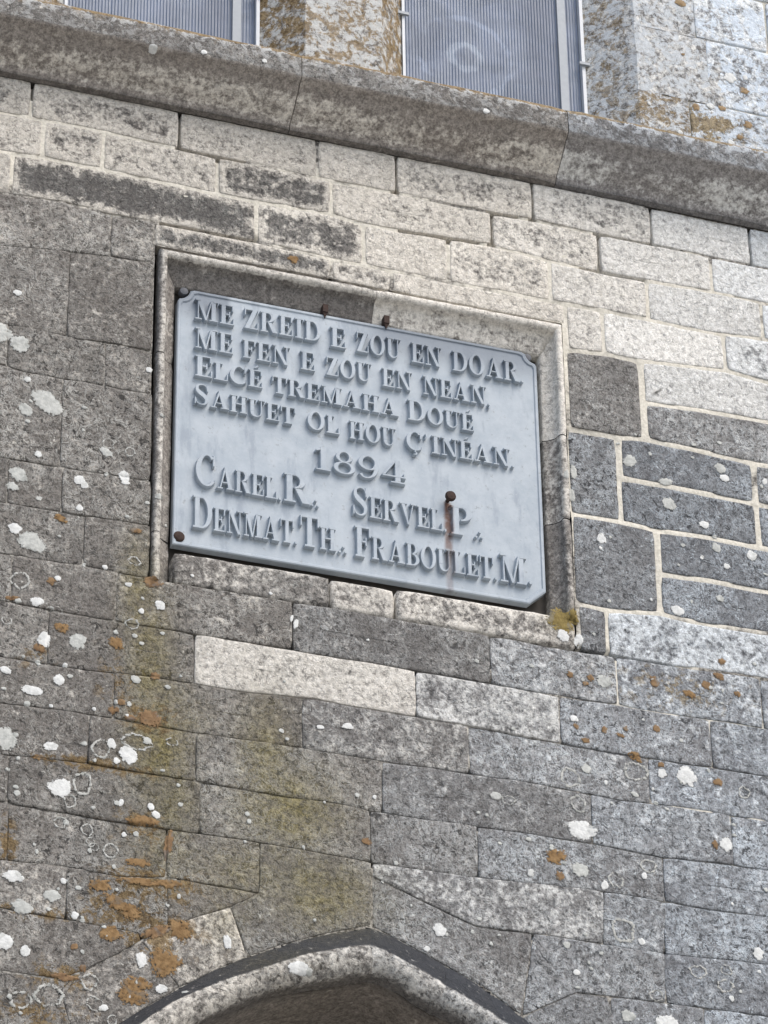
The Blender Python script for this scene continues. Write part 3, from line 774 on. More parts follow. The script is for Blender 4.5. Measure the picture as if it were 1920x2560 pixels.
# ------------------------------------------------------------------ doorway arch
HP = .060                                        # projection of the hood mould
soff_px = [(240, 2640), (300, 2600), (379, 2537), (458, 2491), (527, 2463), (596, 2439), (683, 2410), (770, 2384), (850, 2370), (926, 2361),
           (962, 2375), (998, 2394), (1057, 2427), (1116, 2463), (1186, 2505), (1255, 2547), (1300, 2580), (1345, 2620), (1380, 2650)]
IN1 = [at(u, v, HP) for u, v in soff_px]
inn_px = [(330, 2680), (400, 2620), (479, 2560), (540, 2528), (600, 2502), (666, 2477), (735, 2461), (804, 2450), (868, 2438), (929, 2430),
          (968, 2442), (1008, 2462), (1047, 2490), (1090, 2514), (1136, 2535), (1186, 2562), (1230, 2596), (1270, 2630), (1310, 2670)]
IN2 = [at(u, v, HP - .02) for u, v in inn_px]
def arch_strip(name, i0, i1, seed, tone, rows, attrs, mat=None):
    """rows: (outer curve, inner curve, weight, z, drop)"""
    V = []; A = []; F = []; sub = 3
    def smp(c, t):
        i = min(int(t), len(c) - 2); f = t - i
        return (c[i][0] + (c[i + 1][0] - c[i][0]) * f, c[i][1] + (c[i + 1][1] - c[i][1]) * f)
    n = (i1 - i0) * sub; nr = len(rows)
    for k in range(n + 1):
        t = i0 + (i1 - i0) * k / n
        for j, (ca, cb, w, z, drop) in enumerate(rows):
            p, q = smp(ca, t), smp(cb, t)
            x = p[0] + (q[0] - p[0]) * w; y = p[1] + (q[1] - p[1]) * w - drop
            d = .002 * fbm(x, y, 16, seed + j) + .0015 * fbm(x, y, 45, seed)
            if k in (0, n): d -= .0015
            V.append(W(x + d * .4, y + d, z + d))
            a = dict(attrs[j]); a['green'] = field(GREEN, x, y) * .6; A.append(a)
    for k in range(n):
        for j in range(nr - 1):
            a = k * nr + j; F.append((a, a + nr, a + nr + 1, a + 1))
    mb = MB(); mb.add(V, F, A)
    o = mb.build(name, mat or M_STONE, wall, origin=V[len(V) // 2], angle=40); o['tone'] = tone
L_ = {'lime': .36}; B_ = {'dark': 1.0}; D_ = {'dark': .5, 'tan': .8}; T_ = {'tan': .8, 'dark': .12}
for i, (a, b) in enumerate([(0, 4), (4, 6), (6, 9), (9, 13), (13, 15), (15, 18)]):
    arch_strip('hood_mould_stone', a, b, 51 + i, 1.0,
               [(HOOD, IN1, 0, -.03, -.012), (HOOD, IN1, 0, -.001, 0), (HOOD, IN1, .5, HP * .45, 0), (HOOD, IN1, .95, HP * .96, 0), (IN1, IN2, .0, HP, .002), (IN1, IN2, .3, HP + .006, 0), (IN1, IN2, .65, HP + .002, 0),
                (IN1, IN2, 1.0, HP - .015, 0), (IN1, IN2, 1.1, HP - .035, 0), (IN1, IN2, 1.15, HP - .06, .0)],
               [B_, B_, B_, B_, L_, L_, L_, L_, D_, D_])
    arch_strip('arch_soffit_stone', a, b, 71 + i, 1.0, [(IN1, IN2, 1.15, HP - .0605, .0), (IN1, IN2, 1.17, HP - .10, .0), (IN1, IN2, 1.22, HP - .16, .0), (IN1, IN2, 1.26, HP - .24, .0), (IN1, IN2, 1.3, HP - .40, .0)], [D_, T_, T_, T_, T_], M_DRESS)
tp = MB(); box(tp, -.7, .72, -LIFT + .02, -1.3, -.42, -.335)
tp.build('doorway_infill', M_DOOR, wall, smooth=False)

# ------------------------------------------------------------------ lichen growing on the stone
BVH = BVHTree.FromPolygons([tuple(v) for v in SURF_V], SURF_F)
def surf(x, y):
    hit = BVH.ray_cast(W(x, y, 1.0), Vector((0, 1, 0)), 2.0)
    return -hit[0].y if hit[0] is not None else None
def patch(u, v, rx, ry, mat, name, ring=False, rot=0.0, z=0.0, rag=.22, thick=.0022):
    """a thin crust that follows the face of the stone it grows on"""
    x0, y0 = at(u, v, z); rx *= PX * 1.18; ry *= PX * 1.17 * 1.18
    n = 24 if max(rx, ry) > .02 else 14
    sd_ = u * .013 + v * .007
    cr, sr = math.cos(rot), math.sin(rot)
    zc = surf(x0, y0)
    if zc is None: return
    def P(r, i):
        a = 2 * math.pi * i / n
        k = r * (1 + rag * 1.8 * fbm(math.cos(a) * 1.1, math.sin(a) * 1.1, 1.0, sd_) + rag * .9 * fbm(math.cos(a) * 3, math.sin(a) * 3, 1.0, sd_ + 2))
        px, py = math.cos(a) * rx * k, math.sin(a) * ry * k
        return (px * cr - py * sr, px * sr + py * cr)
    V = []; F = []; A = []
    prof = [(1.0, .0003, 0.0), (.86, .5, .35), (.66, .9, .75), (.34, 1.0, 1.0)] if not ring else [(1.03, .0003, .0), (.92, .8, .62), (.82, .8, .62), (.68, .0003, .0)]
    for r, h, ed in prof:
        for i in range(n):
            p = P(r, i); zz = surf(x0 + p[0], y0 + p[1])
            if zz is None or abs(zz - zc) > .02: zz = zc
            V.append(W(x0 + p[0], y0 + p[1], zz + .0007 + thick * (h if h > .001 else 0))); A.append({'edge': ed})
    for k in range(len(prof) - 1):
        for i in range(n): F.append((k * n + i, k * n + (i + 1) % n, (k + 1) * n + (i + 1) % n, (k + 1) * n + i))
    if not ring: V.append(W(x0, y0, zc + .0007 + thick)); A.append({'edge': 1.0}); F += [(3 * n + i, 3 * n + (i + 1) % n, 4 * n) for i in range(n)]
    mb = MB(); mb.add(V, F, A)
    mb.build(name, mat, wall, origin=W(x0, y0, zc))
_r = random.Random(11)
SPK = []
for _i in range(70): SPK.append((_r.uniform(5, 460), _r.uniform(980, 2550), _r.uniform(3.5, 8), _r.uniform(3, 6)))
for _i in range(60): SPK.append((_r.uniform(430, 1915), _r.uniform(1640, 2550), _r.uniform(3, 7), _r.uniform(3, 5)))
for _i in range(16): SPK.append((_r.uniform(1450, 1915), _r.uniform(1080, 1640), _r.uniform(3, 7), _r.uniform(3, 5)))
SPK = [q for q in SPK if not (330 < q[0] < 1380 and q[1] > 2290 and q[1] > 2300 + abs(q[0] - 926) * .5)]
WH = [(45, 732, 11, 7), (372, 926, 9, 7), (69, 950, 9, 7), (95, 1135, 9, 7), (198, 1202, 14, 11), (211, 1214, 9, 8), (310, 1192, 14, 13), (313, 1207, 12, 5), (199, 1272, 8, 9), (37, 1320, 16, 12),
      (92, 1505, 16, 10), (144, 1446, 9, 6), (401, 1514, 14, 11), (353, 1528, 7, 6), (320, 1462, 9, 5), (109, 1600, 15, 17), (148, 1700, 13, 11), (80, 1725, 25, 11), (14, 1675, 14, 8), (163, 1663, 6, 5),
      (263, 1418, 7, 5), (126, 1867, 16, 10), (278, 1860, 11, 12), (320, 1888, 19, 20), (291, 1903, 8, 7), (151, 1970, 26, 20), (303, 2007, 6, 8), (390, 2037, 10, 8), (377, 2018, 9, 8), (310, 2087, 6, 6),
      (30, 2190, 20, 13), (48, 2196, 10, 7), (160, 2203, 8, 6), (8, 2353, 22, 16), (63, 2378, 12, 11), (187, 2290, 8, 8), (354, 2400, 12, 15), (403, 2472, 13, 10), (258, 2520, 11, 6), (1811, 1196, 14, 9),
      (1912, 1205, 7, 9), (1760, 1312, 14, 10), (1502, 1348, 13, 12), (1500, 1372, 5, 5), (1878, 1390, 13, 13), (1816, 1417, 9, 7), (1753, 1396, 5, 5), (1694, 1527, 19, 11), (1433, 1797, 11, 8),
      (1715, 1940, 26, 23), (1653, 1934, 11, 11), (1456, 2075, 36, 23), (1814, 2112, 17, 16), (1326, 2183, 9, 9), (1512, 2213, 10, 10), (1610, 2190, 8, 7), (1604, 2353, 9, 7), (1895, 2385, 13, 14), (1440, 2432, 9, 6),
      (1670, 2557, 30, 17), (1828, 2497, 7, 6), (1099, 2324, 15, 15), (1067, 2372, 8, 6), (1631, 1973, 4, 4), (1514, 1957, 5, 5), (1627, 1500, 4, 4), (1897, 2430, 5, 4), (1830, 2260, 4, 4), (937, 1992, 5, 5),
      (1607, 1800, 4, 3), (740, 1560, 6, 12), (728, 1548, 4, 9), (920, 1600, 4, 3), (568, 2356, 10, 14), (1623, 259, 5, 5), (1776, 266, 11, 9), (1825, 195, 19, 14), (1863, 195, 7, 7), (1700, 332, 8, 6), (1828, 356, 10, 9),
      (1407, 1590, 15, 15), (1446, 1602, 11, 16), (870, 1815, 14, 7), (800, 1818, 9, 5), (480, 1440, 5, 4), (676, 1485, 5, 4), (127, 1765, 5, 4), (235, 1773, 5, 4), (318, 1790, 5, 4)]
PL = [(3, 835, 26, 23), (50, 860, 24, 20), (118, 1008, 38, 24, -.5), (64, 1024, 20, 13, -.4), (46, 1185, 24, 16, -.4), (31, 1216, 15, 10), (80, 1355, 34, 20, -.5), (395, 1248, 10, 7), (194, 1603, 20, 17), (339, 1700, 13, 9),
      (12, 1845, 27, 25), (367, 1853, 9, 9), (1575, 1153, 17, 14), (1664, 1205, 18, 9), (1800, 1170, 15, 12), (1672, 1260, 18, 16), (1790, 1370, 13, 12), (1798, 1497, 11, 8), (1509, 1703, 19, 15),
      (1586, 1987, 9, 6), (1465, 1922, 13, 11), (1415, 2365, 9, 8), (1434, 1180, 9, 20), (1430, 1238, 8, 16), (1412, 1193, 8, 11), (265, 1130, 18, 9), (55, 2268, 24, 14), (130, 2240, 18, 12), (1240, 1990, 14, 9), (880, 2140, 0, 0), (1450, 2175, 22, 14), (1570, 2540, 18, 12)]
RG = [(270, 1110, 14, 12), (325, 1130, 11, 10), (335, 1404, 14, 9), (50, 1450, 20, 17), (16, 1552, 12, 8), (205, 1960, 20, 22), (175, 2005, 13, 14), (150, 2056, 15, 11), (218, 2075, 12, 12), (226, 2105, 10, 9), (235, 2118, 10, 8),
      (277, 2127, 14, 14), (340, 1855, 30, 15), (250, 1872, 22, 18), (225, 2455, 17, 16), (50, 2500, 22, 16), (280, 2552, 10, 10), (1425, 1945, 22, 20), (1445, 2010, 19, 15), (1588, 1930, 28, 19), (1540, 2200, 16, 16),
      (1620, 2165, 17, 14), (1558, 2325, 27, 22), (1815, 2427, 13, 11), (1745, 2430, 18, 13), (1812, 2465, 18, 13), (1640, 2490, 15, 11), (1860, 1980, 14, 12), (120, 2490, 30, 20), (238, 2512, 18, 12), (430, 1855, 12, 8), (1270, 2000, 15, 10), (330, 1560, 16, 10), (590, 1900, 0, 0)]
OR = [(151, 1297, 15, 9), (340, 1328, 12, 6), (127, 1453, 11, 8), (152, 1570, 17, 11), (288, 1608, 17, 13), (302, 1757, 11, 7), (98, 1893, 16, 6), (355, 2053, 36, 10), (345, 2155, 28, 9), (420, 2210, 28, 9), (352, 2206, 40, 8),
      (252, 2215, 23, 14), (290, 2257, 26, 15, -.5), (325, 2280, 24, 16, -.3), (274, 2335, 25, 15), (450, 2324, 25, 22), (410, 2406, 38, 27), (330, 2480, 32, 27), (352, 2460, 22, 14), (1390, 2142, 21, 18), (1400, 2190, 11, 10), (1588, 1893, 16, 10),
      (1787, 2112, 9, 10), (1635, 1704, 13, 14), (1765, 1714, 11, 12), (1722, 1735, 15, 8), (1797, 1690, 13, 8), (1844, 1735, 8, 7), (1803, 1655, 10, 8), (1424, 1687, 8, 8), (1476, 1695, 9, 7), (1463, 1710, 9, 5), (1640, 1822, 9, 8), (1440, 1817, 8, 7),
      (1510, 1825, 8, 9), (1565, 1823, 6, 7), (1550, 1838, 12, 5), (1462, 1852, 11, 6), (1795, 1955, 12, 9), (1652, 1913, 8, 6), (733, 650, 15, 9)]
RB = [(380, 1456, 24, 11), (387, 1690, 12, 9), (375, 1795, 28, 17), (283, 1775, 12, 8), (160, 2443, 28, 8), (420, 2110, 9, 30), (390, 2330, 34, 10, .35), (917, 2105, 12, 7), (325, 1795, 14, 6), (185, 2368, 8, 7), (207, 2420, 8, 7), (97, 1620, 14, 9), (30, 1495, 14, 5)]
UB = [(1700, 8, 17, 9), (1862, 227, 14, 8), (1707, 137, 6, 4), (1805, 270, 13, 8), (1870, 312, 13, 10), (1850, 342, 11, 6), (1740, 268, 11, 9)]
for L_, mt_, nm, rg in ((SPK, M_PALE, 'grey_lichen', False), (WH, M_WHITE, 'white_lichen', False), (PL, M_PALE, 'grey_lichen', False), (RG, M_RING, 'ring_lichen', True), (OR, M_ORANGE, 'ochre_lichen', False), (RB, M_RUSTY, 'brown_lichen', False), (UB, M_UPPER, 'brown_lichen', False)):
    for q in L_:
        if q[2] == 0: continue
        patch(q[0], q[1], q[2], q[3], M_SPOT if mt_ is M_ORANGE and q[2] < 14 else mt_, nm, rg, q[4] if len(q) > 4 else random.uniform(-.3, .3) if q[2] < 20 else 0, rag=.36 if nm in ('ochre_lichen', 'brown_lichen') else .26)
patch(1404, 1556, 34, 26, M_OLIVE, 'olive_moss', rag=.3)
patch(1432, 1545, 14, 16, M_OLIVE, 'olive_moss', rag=.3)
for q in [(510, 131, 9, 6), (661, 153, 7, 6), (385, 117, 12, 7), (1215, 278, 9, 7)]:
    patch(*q, M_WHITE, 'white_lichen', z=.1425)
patch(745, 2423, 25, 13, M_WHITE, 'white_lichen', z=HP)
patch(772, 2430, 9, 8, M_PALE, 'grey_lichen', z=HP)

# ------------------------------------------------------------------ the cast plaque
plaque = thing('plaque', 'grey-blue cast metal plaque with raised serif lettering dated 1894, bolted in the moulded stone niche', 'plaque', W(.02, -.42, ZP))
PXL, PXR, PYT, PYB = -.530, at(1361, 1400, ZP)[0], at(890, 803, ZP)[1], at(890, 1438, ZP)[1]
def arcpts(cx, cy, r, a0, a1, n=7):
    return [(cx + r * math.cos(math.radians(a0 + (a1 - a0) * i / n)), cy + r * math.sin(math.radians(a0 + (a1 - a0) * i / n))) for i in range(n + 1)]
nr = .035
def plate_outline(d):
    L, R_, T, B = PXL + d, PXR - d, PYT - d, PYB + d
    pts = [(L, B), (R_ - .052, B), (R_ - .040, B + .012), (R_, B + .048)]
    pts += [(R_, T - .043)] + arcpts(R_, T, nr, 262, 188) + [(R_ - .047, T)]
    pts += [(L + .050, T)] + arcpts(L, T, nr + .003, -8, -82) + [(L, T - .048)]
    return pts
def ring_mesh(levels):
    mb = MB(); n = None
    for k, (pts, z) in enumerate(levels):
        n = len(pts); mb.v += [tuple(W(x, y, z)) for x, y in pts]; mb.a += [None] * n
    for k in range(len(levels) - 1):
        for i in range(n): mb.f.append((k * n + i, k * n + (i + 1) % n, (k + 1) * n + (i + 1) % n, (k + 1) * n + i))
    mb.f.append(tuple((len(levels) - 1) * n + i for i in range(n)))
    return mb
mb = ring_mesh([(plate_outline(0), ZP - .022), (plate_outline(0), ZP + .001), (plate_outline(.003), ZP + .0035), (plate_outline(.009), ZP + .0035), (plate_outline(.012), ZP)])
mb.build('plate', M_PLATE, plaque, smooth=False, origin=W((PXL + PXR) / 2, (PYT + PYB) / 2, ZP))
# bosses at the corners with rusty bolts
def lathe(mb, cx, cy, prof, n=16, sx=1.0):
    b = len(mb.v)
    for (r, z) in prof:
        for i in range(n):
            a = 2 * math.pi * i / n; mb.v.append(tuple(W(cx + r * math.cos(a) * sx, cy + r * math.sin(a), z))); mb.a.append(None)
    for k in range(len(prof) - 1):
        for i in range(n): mb.f.append((b + k * n + i, b + k * n + (i + 1) % n, b + (k + 1) * n + (i + 1) % n, b + (k + 1) * n + i))
    mb.f.append(tuple(b + (len(prof) - 1) * n + i for i in range(n)))
for (cx, cy, r) in ((*at(462, 724, ZP), .0135), (*at(1321, 890, ZP), .0135), (*at(447, 1342, ZP), .0165)):
    mb = MB(); z = ZP if cy < 0 else ZP - .012
    lathe(mb, cx, cy, [(r, z - .012), (r, z + .003), (r * .88, z + .006), (r * .5, z + .0075), (.001, z + .008)])
    mb.build('bolt', M_RUST if cy < 0 else M_BOLT, plaque, origin=W(cx, cy, z), angle=45)
# two hold-down clips on the top edge
for (u, v) in ((811, 782), (964, 810)):
    x, y = at(u, v, ZP)
    mb = MB()
    box(mb, x - .008, x + .008, y - .004, y + .022, ZP - .02, ZP + .013)
    vs = [W(x - .0078, y - .0045, ZP + .0005), W(x + .0078, y - .0045, ZP + .0005), W(x, y - .022, ZP + .0005), W(x - .0078, y - .0045, ZP + .010), W(x + .0078, y - .0045, ZP + .010), W(x, y - .022, ZP + .006)]
    mb.add(vs, [(3, 5, 4), (0, 3, 4, 1), (1, 4, 5, 2), (2, 5, 3, 0)])
    mb.build('clip', M_RUST, plaque, smooth=False, origin=W(x, y, ZP))
# the rusty nail
x, y = NAIL
mb = MB(); lathe(mb, x, y, [(.006, ZP - .001), (.006, ZP + .022), (.0155, ZP + .023), (.0165, ZP + .029), (.013, ZP + .035), (.001, ZP + .037)])
mb.build('nail', M_RUST, plaque, origin=W(x, y, ZP), angle=45)

# ------------------------------------------------------------------ raised letters
def q_rect(x0, y0, x1, y1): return ('poly', [(x0, y0), (x1, y0), (x1, y1), (x0, y1)])
def q_poly(*p): return ('poly', list(p))
def q_arc(cx, cy, rx, ry, tx, ty, a0, a1, n=18):
    o, i = [], []
    for k in range(n + 1):
        a = math.radians(a0 + (a1 - a0) * k / n); c, s = math.cos(a), math.sin(a)
        o.append((cx + rx * c, cy + ry * s)); i.append((cx + (rx - tx) * c, cy + (ry - ty) * s))
    return ('strip', i, o)
def q_stroke(pts, ws):
    import mathutils
    P = []; Wd = []
    for k in range(len(pts) - 1):
        p0 = pts[max(0, k - 1)]; p1 = pts[k]; p2 = pts[k + 1]; p3 = pts[min(len(pts) - 1, k + 2)]
        for j in range(3):
            t = j / 3
            P.append(tuple(.5 * ((2 * p1[d]) + (-p0[d] + p2[d]) * t + (2 * p0[d] - 5 * p1[d] + 4 * p2[d] - p3[d]) * t * t + (-p0[d] + 3 * p1[d] - 3 * p2[d] + p3[d]) * t ** 3) for d in (0, 1)))
            Wd.append(ws[k] + (ws[k + 1] - ws[k]) * t)
    P.append(pts[-1]); Wd.append(ws[-1])
    a, b = [], []
    for k in range(len(P)):
        d = (P[min(k + 1, len(P) - 1)][0] - P[max(k - 1, 0)][0], P[min(k + 1, len(P) - 1)][1] - P[max(k - 1, 0)][1]); l = math.hypot(*d) or 1
        nx, ny = -d[1] / l, d[0] / l
        a.append((P[k][0] + nx * Wd[k] / 2, P[k][1] + ny * Wd[k] / 2)); b.append((P[k][0] - nx * Wd[k] / 2, P[k][1] - ny * Wd[k] / 2))
    return ('strip', a, b)
s = .075; h = .07
St = lambda x=.08: q_rect(x, 0, x + .21, 1)
EE = [St(), q_rect(0, 1 - s, .64, 1), q_rect(0, 0, .68, s), q_rect(.575, .68, .64, 1), q_rect(.615, 0, .68, .33), q_rect(.28, .465, .47, .54), q_rect(.42, .36, .485, .645)]
PP = [St(), q_rect(0, 0, .4, s), q_rect(0, 1 - s, .38, 1), q_arc(.34, .74, .38, .26, .2, .065, -90, 90)]
CC = [q_arc(.45, .5, .45, .52, .21, .065, 48, 318, 24), q_rect(.68, .64, .755, .99), q_poly((.70, .12), (.78, .2), (.80, .26), (.74, .2))]
OO = [q_arc(.44, .5, .44, .52, .21, .065, 0, 360, 28)]
def dotq(x, y, r=.075): return q_poly(*[(x + r * math.cos(a * math.pi / 4), y + r * math.sin(a * math.pi / 4)) for a in range(8)])
GL = {
    'I': (.42, [q_rect(.105, 0, .315, 1), q_rect(0, 0, .42, s), q_rect(0, 1 - s, .42, 1)]),
    'E': (.70, EE), 'É': (.70, EE + [q_poly((.26, 1.07), (.34, 1.07), (.50, 1.22), (.38, 1.22))]),
    'F': (.66, [St(), q_rect(0, 1 - s, .64, 1), q_rect(0, 0, .4, s), q_rect(.575, .66, .64, 1), q_rect(.28, .465, .47, .54), q_rect(.42, .36, .485, .645)]),
    'L': (.68, [St(), q_rect(0, 1 - s, .4, 1), q_rect(0, 0, .66, s), q_rect(.595, 0, .66, .36)]),
    'H': (.88, [St(), St(.58), q_rect(0, 0, .37, s), q_rect(.5, 0, .88, s), q_rect(0, 1 - s, .37, 1), q_rect(.5, 1 - s, .88, 1), q_rect(.28, .465, .59, .54)]),
    'T': (.76, [q_rect(.275, 0, .485, 1), q_rect(0, 1 - s, .76, 1), q_rect(0, .66, .065, 1), q_rect(.695, .66, .76, 1), q_rect(.17, 0, .59, s)]),
    'D': (.84, [St(), q_rect(0, 0, .4, s), q_rect(0, 1 - s, .4, 1), q_arc(.36, .5, .47, .5, .21, .07, -90, 90, 20)]),
    'P': (.74, PP),
    'R': (.86, PP + [q_poly((.40, .49), (.36, .48), (.60, 0), (.86, 0), (.86, .07), (.80, .07), (.58, .49))]),
    'B': (.76, [St(), q_rect(0, 0, .36, s), q_rect(0, 1 - s, .36, 1), q_arc(.34, .75, .35, .25, .19, .065, -90, 90), q_arc(.34, .27, .41, .27, .21, .065, -90, 90)]),
    'O': (.88, OO), 'C': (.82, CC),
    'Ç': (.82, CC + [q_poly((.40, .03), (.50, .03), (.47, -.06), (.56, -.14), (.50, -.26), (.34, -.25), (.34, -.2), (.43, -.19), (.46, -.14), (.40, -.08))]),
    'S': (.66, [q_stroke([(.55, .76), (.49, .92), (.32, .975), (.15, .90), (.12, .73), (.22, .59), (.40, .47), (.53, .30), (.49, .10), (.32, .025), (.13, .09), (.07, .27)], [.05, .06, .065, .10, .17, .21, .21, .18, .11, .065, .06, .05]), q_rect(.53, .66, .595, .98), q_rect(.015, .02, .08, .34)]),
    'U': (.86, [q_rect(.09, .30, .30, 1), q_rect(.63, .30, .70, 1), q_stroke([(.195, .31), (.21, .17), (.30, .06), (.43, .025), (.57, .08), (.65, .19), (.665, .31)], [.21, .19, .13, .075, .065, .065, .07]), q_rect(0, 1 - s, .4, 1), q_rect(.5, 1 - s, .84, 1)]),
    'N': (.90, [q_rect(.12, 0, .19, 1), q_poly((.06, 1), (.30, 1), (.79, 0), (.62, 0)), q_rect(.71, 0, .78, 1), q_rect(0, 0, .32, s), q_rect(.57, 1 - s, .90, 1), q_rect(0, 1 - s, .2, 1)]),
    'M': (1.06, [q_rect(.12, 0, .19, 1), q_poly((.08, 1), (.31, 1), (.57, .0), (.46, .0)), q_poly((.47, 0), (.55, 0), (.80, 1), (.72, 1)), q_rect(.75, 0, .96, 1), q_rect(0, 0, .32, s), q_rect(.65, 0, 1.06, s), q_rect(0, 1 - s, .25, 1), q_rect(.8, 1 - s, 1.06, 1)]),
    'A': (.94, [q_poly((.12, 0), (.20, 0), (.48, .88), (.41, 1)), q_poly((.37, 1), (.50, 1), (.86, 0), (.63, 0)), q_rect(.24, .27, .66, .335), q_rect(0, 0, .32, s), q_rect(.51, 0, .94, s)]),
    'V': (.90, [q_poly((.06, 1), (.29, 1), (.53, 0), (.42, 0)), q_poly((.45, 0), (.51, .0), (.79, 1), (.72, 1)), q_rect(0, 1 - s, .4, 1), q_rect(.6, 1 - s, .9, 1)]),
    'Z': (.74, [q_rect(.04, 1 - s, .70, 1), q_rect(.02, 0, .72, s), q_poly((.46, 1), (.70, 1), (.27, 0), (.02, 0)), q_rect(.04, .66, .105, 1), q_rect(.655, 0, .72, .35)]),
    '1': (.46, [q_rect(.14, 0, .32, 1), q_rect(0, 0, .46, s), q_poly((.0, .80), (.15, .86), (.15, 1), (.10, .92), (0, .87))]),
    '8': (.70, [q_arc(.35, .745, .27, .255, .13, .06, 0, 360, 24), q_arc(.35, .265, .34, .275, .15, .06, 0, 360, 24)]),
    '9': (.68, [q_arc(.33, .68, .33, .32, .15, .06, 0, 360, 24), q_stroke([(.585, .68), (.58, .44), (.48, .16), (.30, .02), (.14, .06), (.09, .18)], [.15, .15, .11, .06, .08, .11])]),
    '4': (.74, [q_rect(.40, 0, .58, 1), q_poly((.40, 1), (.47, 1), (.09, .31), (0, .31)), q_rect(0, .25, .74, .325), q_rect(.26, 0, .72, s), q_rect(.67, .25, .74, .45)]),
    '.': (.17, [dotq(.085, .075)]),
    ',': (.17, [dotq(.085, .075), q_poly((.10, .06), (.16, .06), (.08, -.16), (.03, -.16))]),
    '\'': (.15, [q_poly((.03, 1), (.13, 1), (.12, .86), (.05, .72), (.02, .74), (.06, .88))]),
    '∴': (.40, [dotq(.07, .07, .06), dotq(.33, .07, .06), dotq(.24, .30, .06)]),
}
DEP = .0145
GM = {}
def glyph_mesh(ch, dx, dy):
    """a letter of its own, dx, dy: metres per unit in x and y"""
    V = []; F = []
    def piece(loop_base, loop_top, zt, quads=None):
        b = len(V); n = len(loop_base)
        for (x, y) in loop_base: V.append((x * dx, -(-.001), y * dy))
        for (x, y) in loop_top: V.append((x * dx, -(zt - .0018), y * dy))
        # small round-over
        cxm = sum(p[0] for p in loop_top) / n; cym = sum(p[1] for p in loop_top) / n
        ins = offset_in(loop_top, .014)
        for (x, y) in ins: V.append((x * dx, -zt, y * dy))
        for k in range(2):
            for i in range(n): F.append((b + k * n + i, b + k * n + (i + 1) % n, b + (k + 1) * n + (i + 1) % n, b + (k + 1) * n + i))
        if quads is None: F.append(tuple(b + 2 * n + i for i in range(n)))
        else:
            m_ = n // 2
            for i in range(m_ - 1): F.append((b + 2 * n + i, b + 2 * n + i + 1, b + 2 * n + n - 2 - i, b + 2 * n + n - 1 - i))
    for i, q in enumerate(GL[ch][1]):
        zt = DEP + .00025 * i
        if q[0] == 'poly':
            p = q[1]
            ar = sum(p[k][0] * p[(k + 1) % len(p)][1] - p[(k + 1) % len(p)][0] * p[k][1] for k in range(len(p)))
            if ar < 0: p = p[::-1]
            piece(offset_in(p, -.012), p, zt)
        else:
            a, bb = q[1], q[2]; closed = math.hypot(a[0][0] - a[-1][0], a[0][1] - a[-1][1]) < 1e-6
            if not closed:
                lp = a + bb[::-1]
                ar = sum(lp[k][0] * lp[(k + 1) % len(lp)][1] - lp[(k + 1) % len(lp)][0] * lp[k][1] for k in range(len(lp)))
                if ar < 0: lp = bb + a[::-1]
                piece(offset_in(lp, -.012), lp, zt, True)
            else:
                a, bb = a[:-1], bb[:-1]; n = len(a); b = len(V)
                rows = [(offset_in(a, .012), -.001), (a, zt - .0018), (offset_in(a, -.014), zt), (offset_in(bb, .014), zt), (bb, zt - .0018), (offset_in(bb, -.012), -.001)]
                for pts, z in rows:
                    for (x, y) in pts: V.append((x * dx, -z, y * dy))
                for k in range(5):
                    for j in range(n): F.append((b + k * n + j, b + (k + 1) * n + j, b + (k + 1) * n + (j + 1) % n, b + k * n + (j + 1) % n))
    me = bpy.data.meshes.new('letter'); me.from_pydata(V, [], F); me.materials.append(M_PLATE)
    me.polygons.foreach_set('use_smooth', [False] * len(me.polygons)); me.update()
    return me

def letters(text, p0, p1, capx, last_small=None, first_big=1.0):
    """p0, p1: pixels of the left and right ends on the base line; capx: letter height in pixels; first_big: size of the first letter against the rest"""
    a, b = at(p0[0], p0[1], ZP), at(p1[0], p1[1], ZP)
    hh = capx * PX * 1.24
    spc = .075 if first_big == 1 else .06
    sizes = [first_big if i == 0 else 1.0 for i in range(len(text))]
    wt = sum(GL[c][0] * (1 + (z - 1) * .95) for c, z in zip(text, sizes)) + spc * (len(text) - 1)
    k = (b[0] - a[0]) / wt
    x = a[0]
    for c, z in zip(text, sizes):
        zx = (1 + (z - 1) * .95)
        y = a[1] + (b[1] - a[1]) * (x - a[0]) / max(1e-6, b[0] - a[0])
        key = (c, round(k * zx, 3), round(hh * z, 3))
        if key not in GM: GM[key] = glyph_mesh(c, k * zx, hh * z)
        o = link('letter' if c not in '.,\'∴' else 'punctuation_mark', GM[key], plaque, W(x, y, ZP))
        x += (GL[c][0] * zx + spc) * k
CP = 49
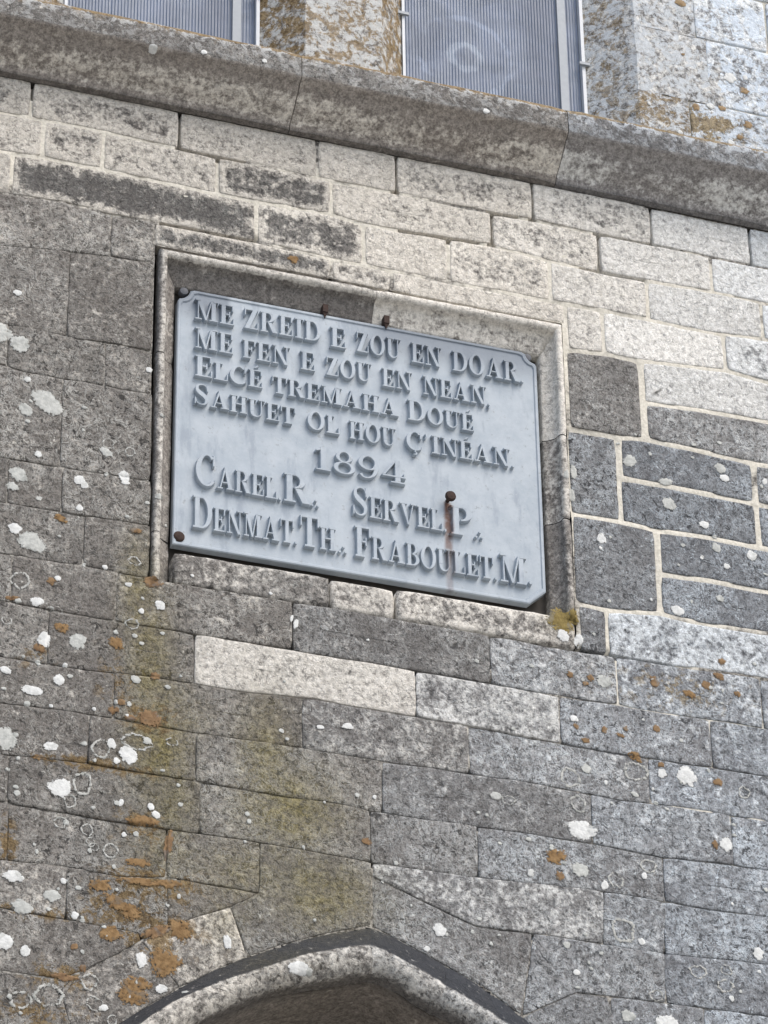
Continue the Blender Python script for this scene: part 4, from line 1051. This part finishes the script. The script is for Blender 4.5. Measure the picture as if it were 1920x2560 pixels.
for t, p0, p1, cp, fb in [
    ('ME', (484, 803), (583, 822), CP, 1), ('ZREID', (606, 826), (800, 863), CP, 1), ('E', (823, 872), (862, 879), CP, 1), ('ZOU', (887, 884), (999, 905), CP, 1), ('EN', (1025, 911), (1100, 926), CP, 1), ('DOAR.', (1128, 932), (1306, 964), CP, 1),
    ('ME', (484, 875), (580, 893), CP, 1), ('FEN', (603, 900), (721, 922), CP - 4, 1), ('E', (748, 929), (785, 936), CP - 4, 1), ('ZOU', (811, 943), (926, 962), CP - 4, 1), ('EN', (952, 971), (1027, 984), CP - 4, 1), ('NEAN,', (1054, 991), (1223, 1021), CP - 4, 1),
    ('ELCÉ', (484, 945), (654, 979), 42, 1.2), ('TREMAHA', (677, 988), (993, 1049), 41, 1), ('DOUÉ', (1016, 1055), (1182, 1086), 41, 1.2),
    ('SAHUET', (482, 1015), (735, 1071), 41, 1.2), ('OL', (765, 1077), (846, 1095), 43, 1), ('HOU', (870, 1102), (987, 1124), 43, 1), ('Ç', (1012, 1128), (1053, 1136), 44, 1), ('\'', (1058, 1137), (1066, 1138), 44, 1), ('INÉAN.', (1076, 1139), (1283, 1176), 43, 1),
    ('1894', (786, 1179), (1011, 1219), 54, 1),
    ('CAREL.', (485, 1216), (700, 1258), 51, 1.42), ('R', (706, 1258), (771, 1270), 66, 1), ('∴', (773, 1272), (795, 1276), 50, 1),
    ('SERVEL.', (878, 1292), (1114, 1337), 50, 1.35), ('P', (1123, 1340), (1179, 1349), 67, 1), ('∴', (1183, 1351), (1205, 1355), 50, 1),
    ('DENMAT.', (478, 1324), (740, 1368), 54, 1.36), ('TH', (747, 1370), (836, 1386), 52, 1.36), ('∴', (842, 1388), (865, 1392), 50, 1),
    ('FRABOULET.', (884, 1396), (1240, 1457), 52, 1.36), ('M.', (1247, 1459), (1328, 1468), 64, 1)]:
    letters(t, p0, p1, cp, first_big=fb)

# ------------------------------------------------------------------ ground
mb = MB(); mb.add([(-400, -400, 0), (400, -400, 0), (400, 400, 0), (-400, 400, 0)], [(0, 1, 2, 3)])
g = mb.build('ground', M_GROUND, None, smooth=False); g['kind'] = 'structure'
print('stones', stone_count, 'objects', len(bpy.data.objects))
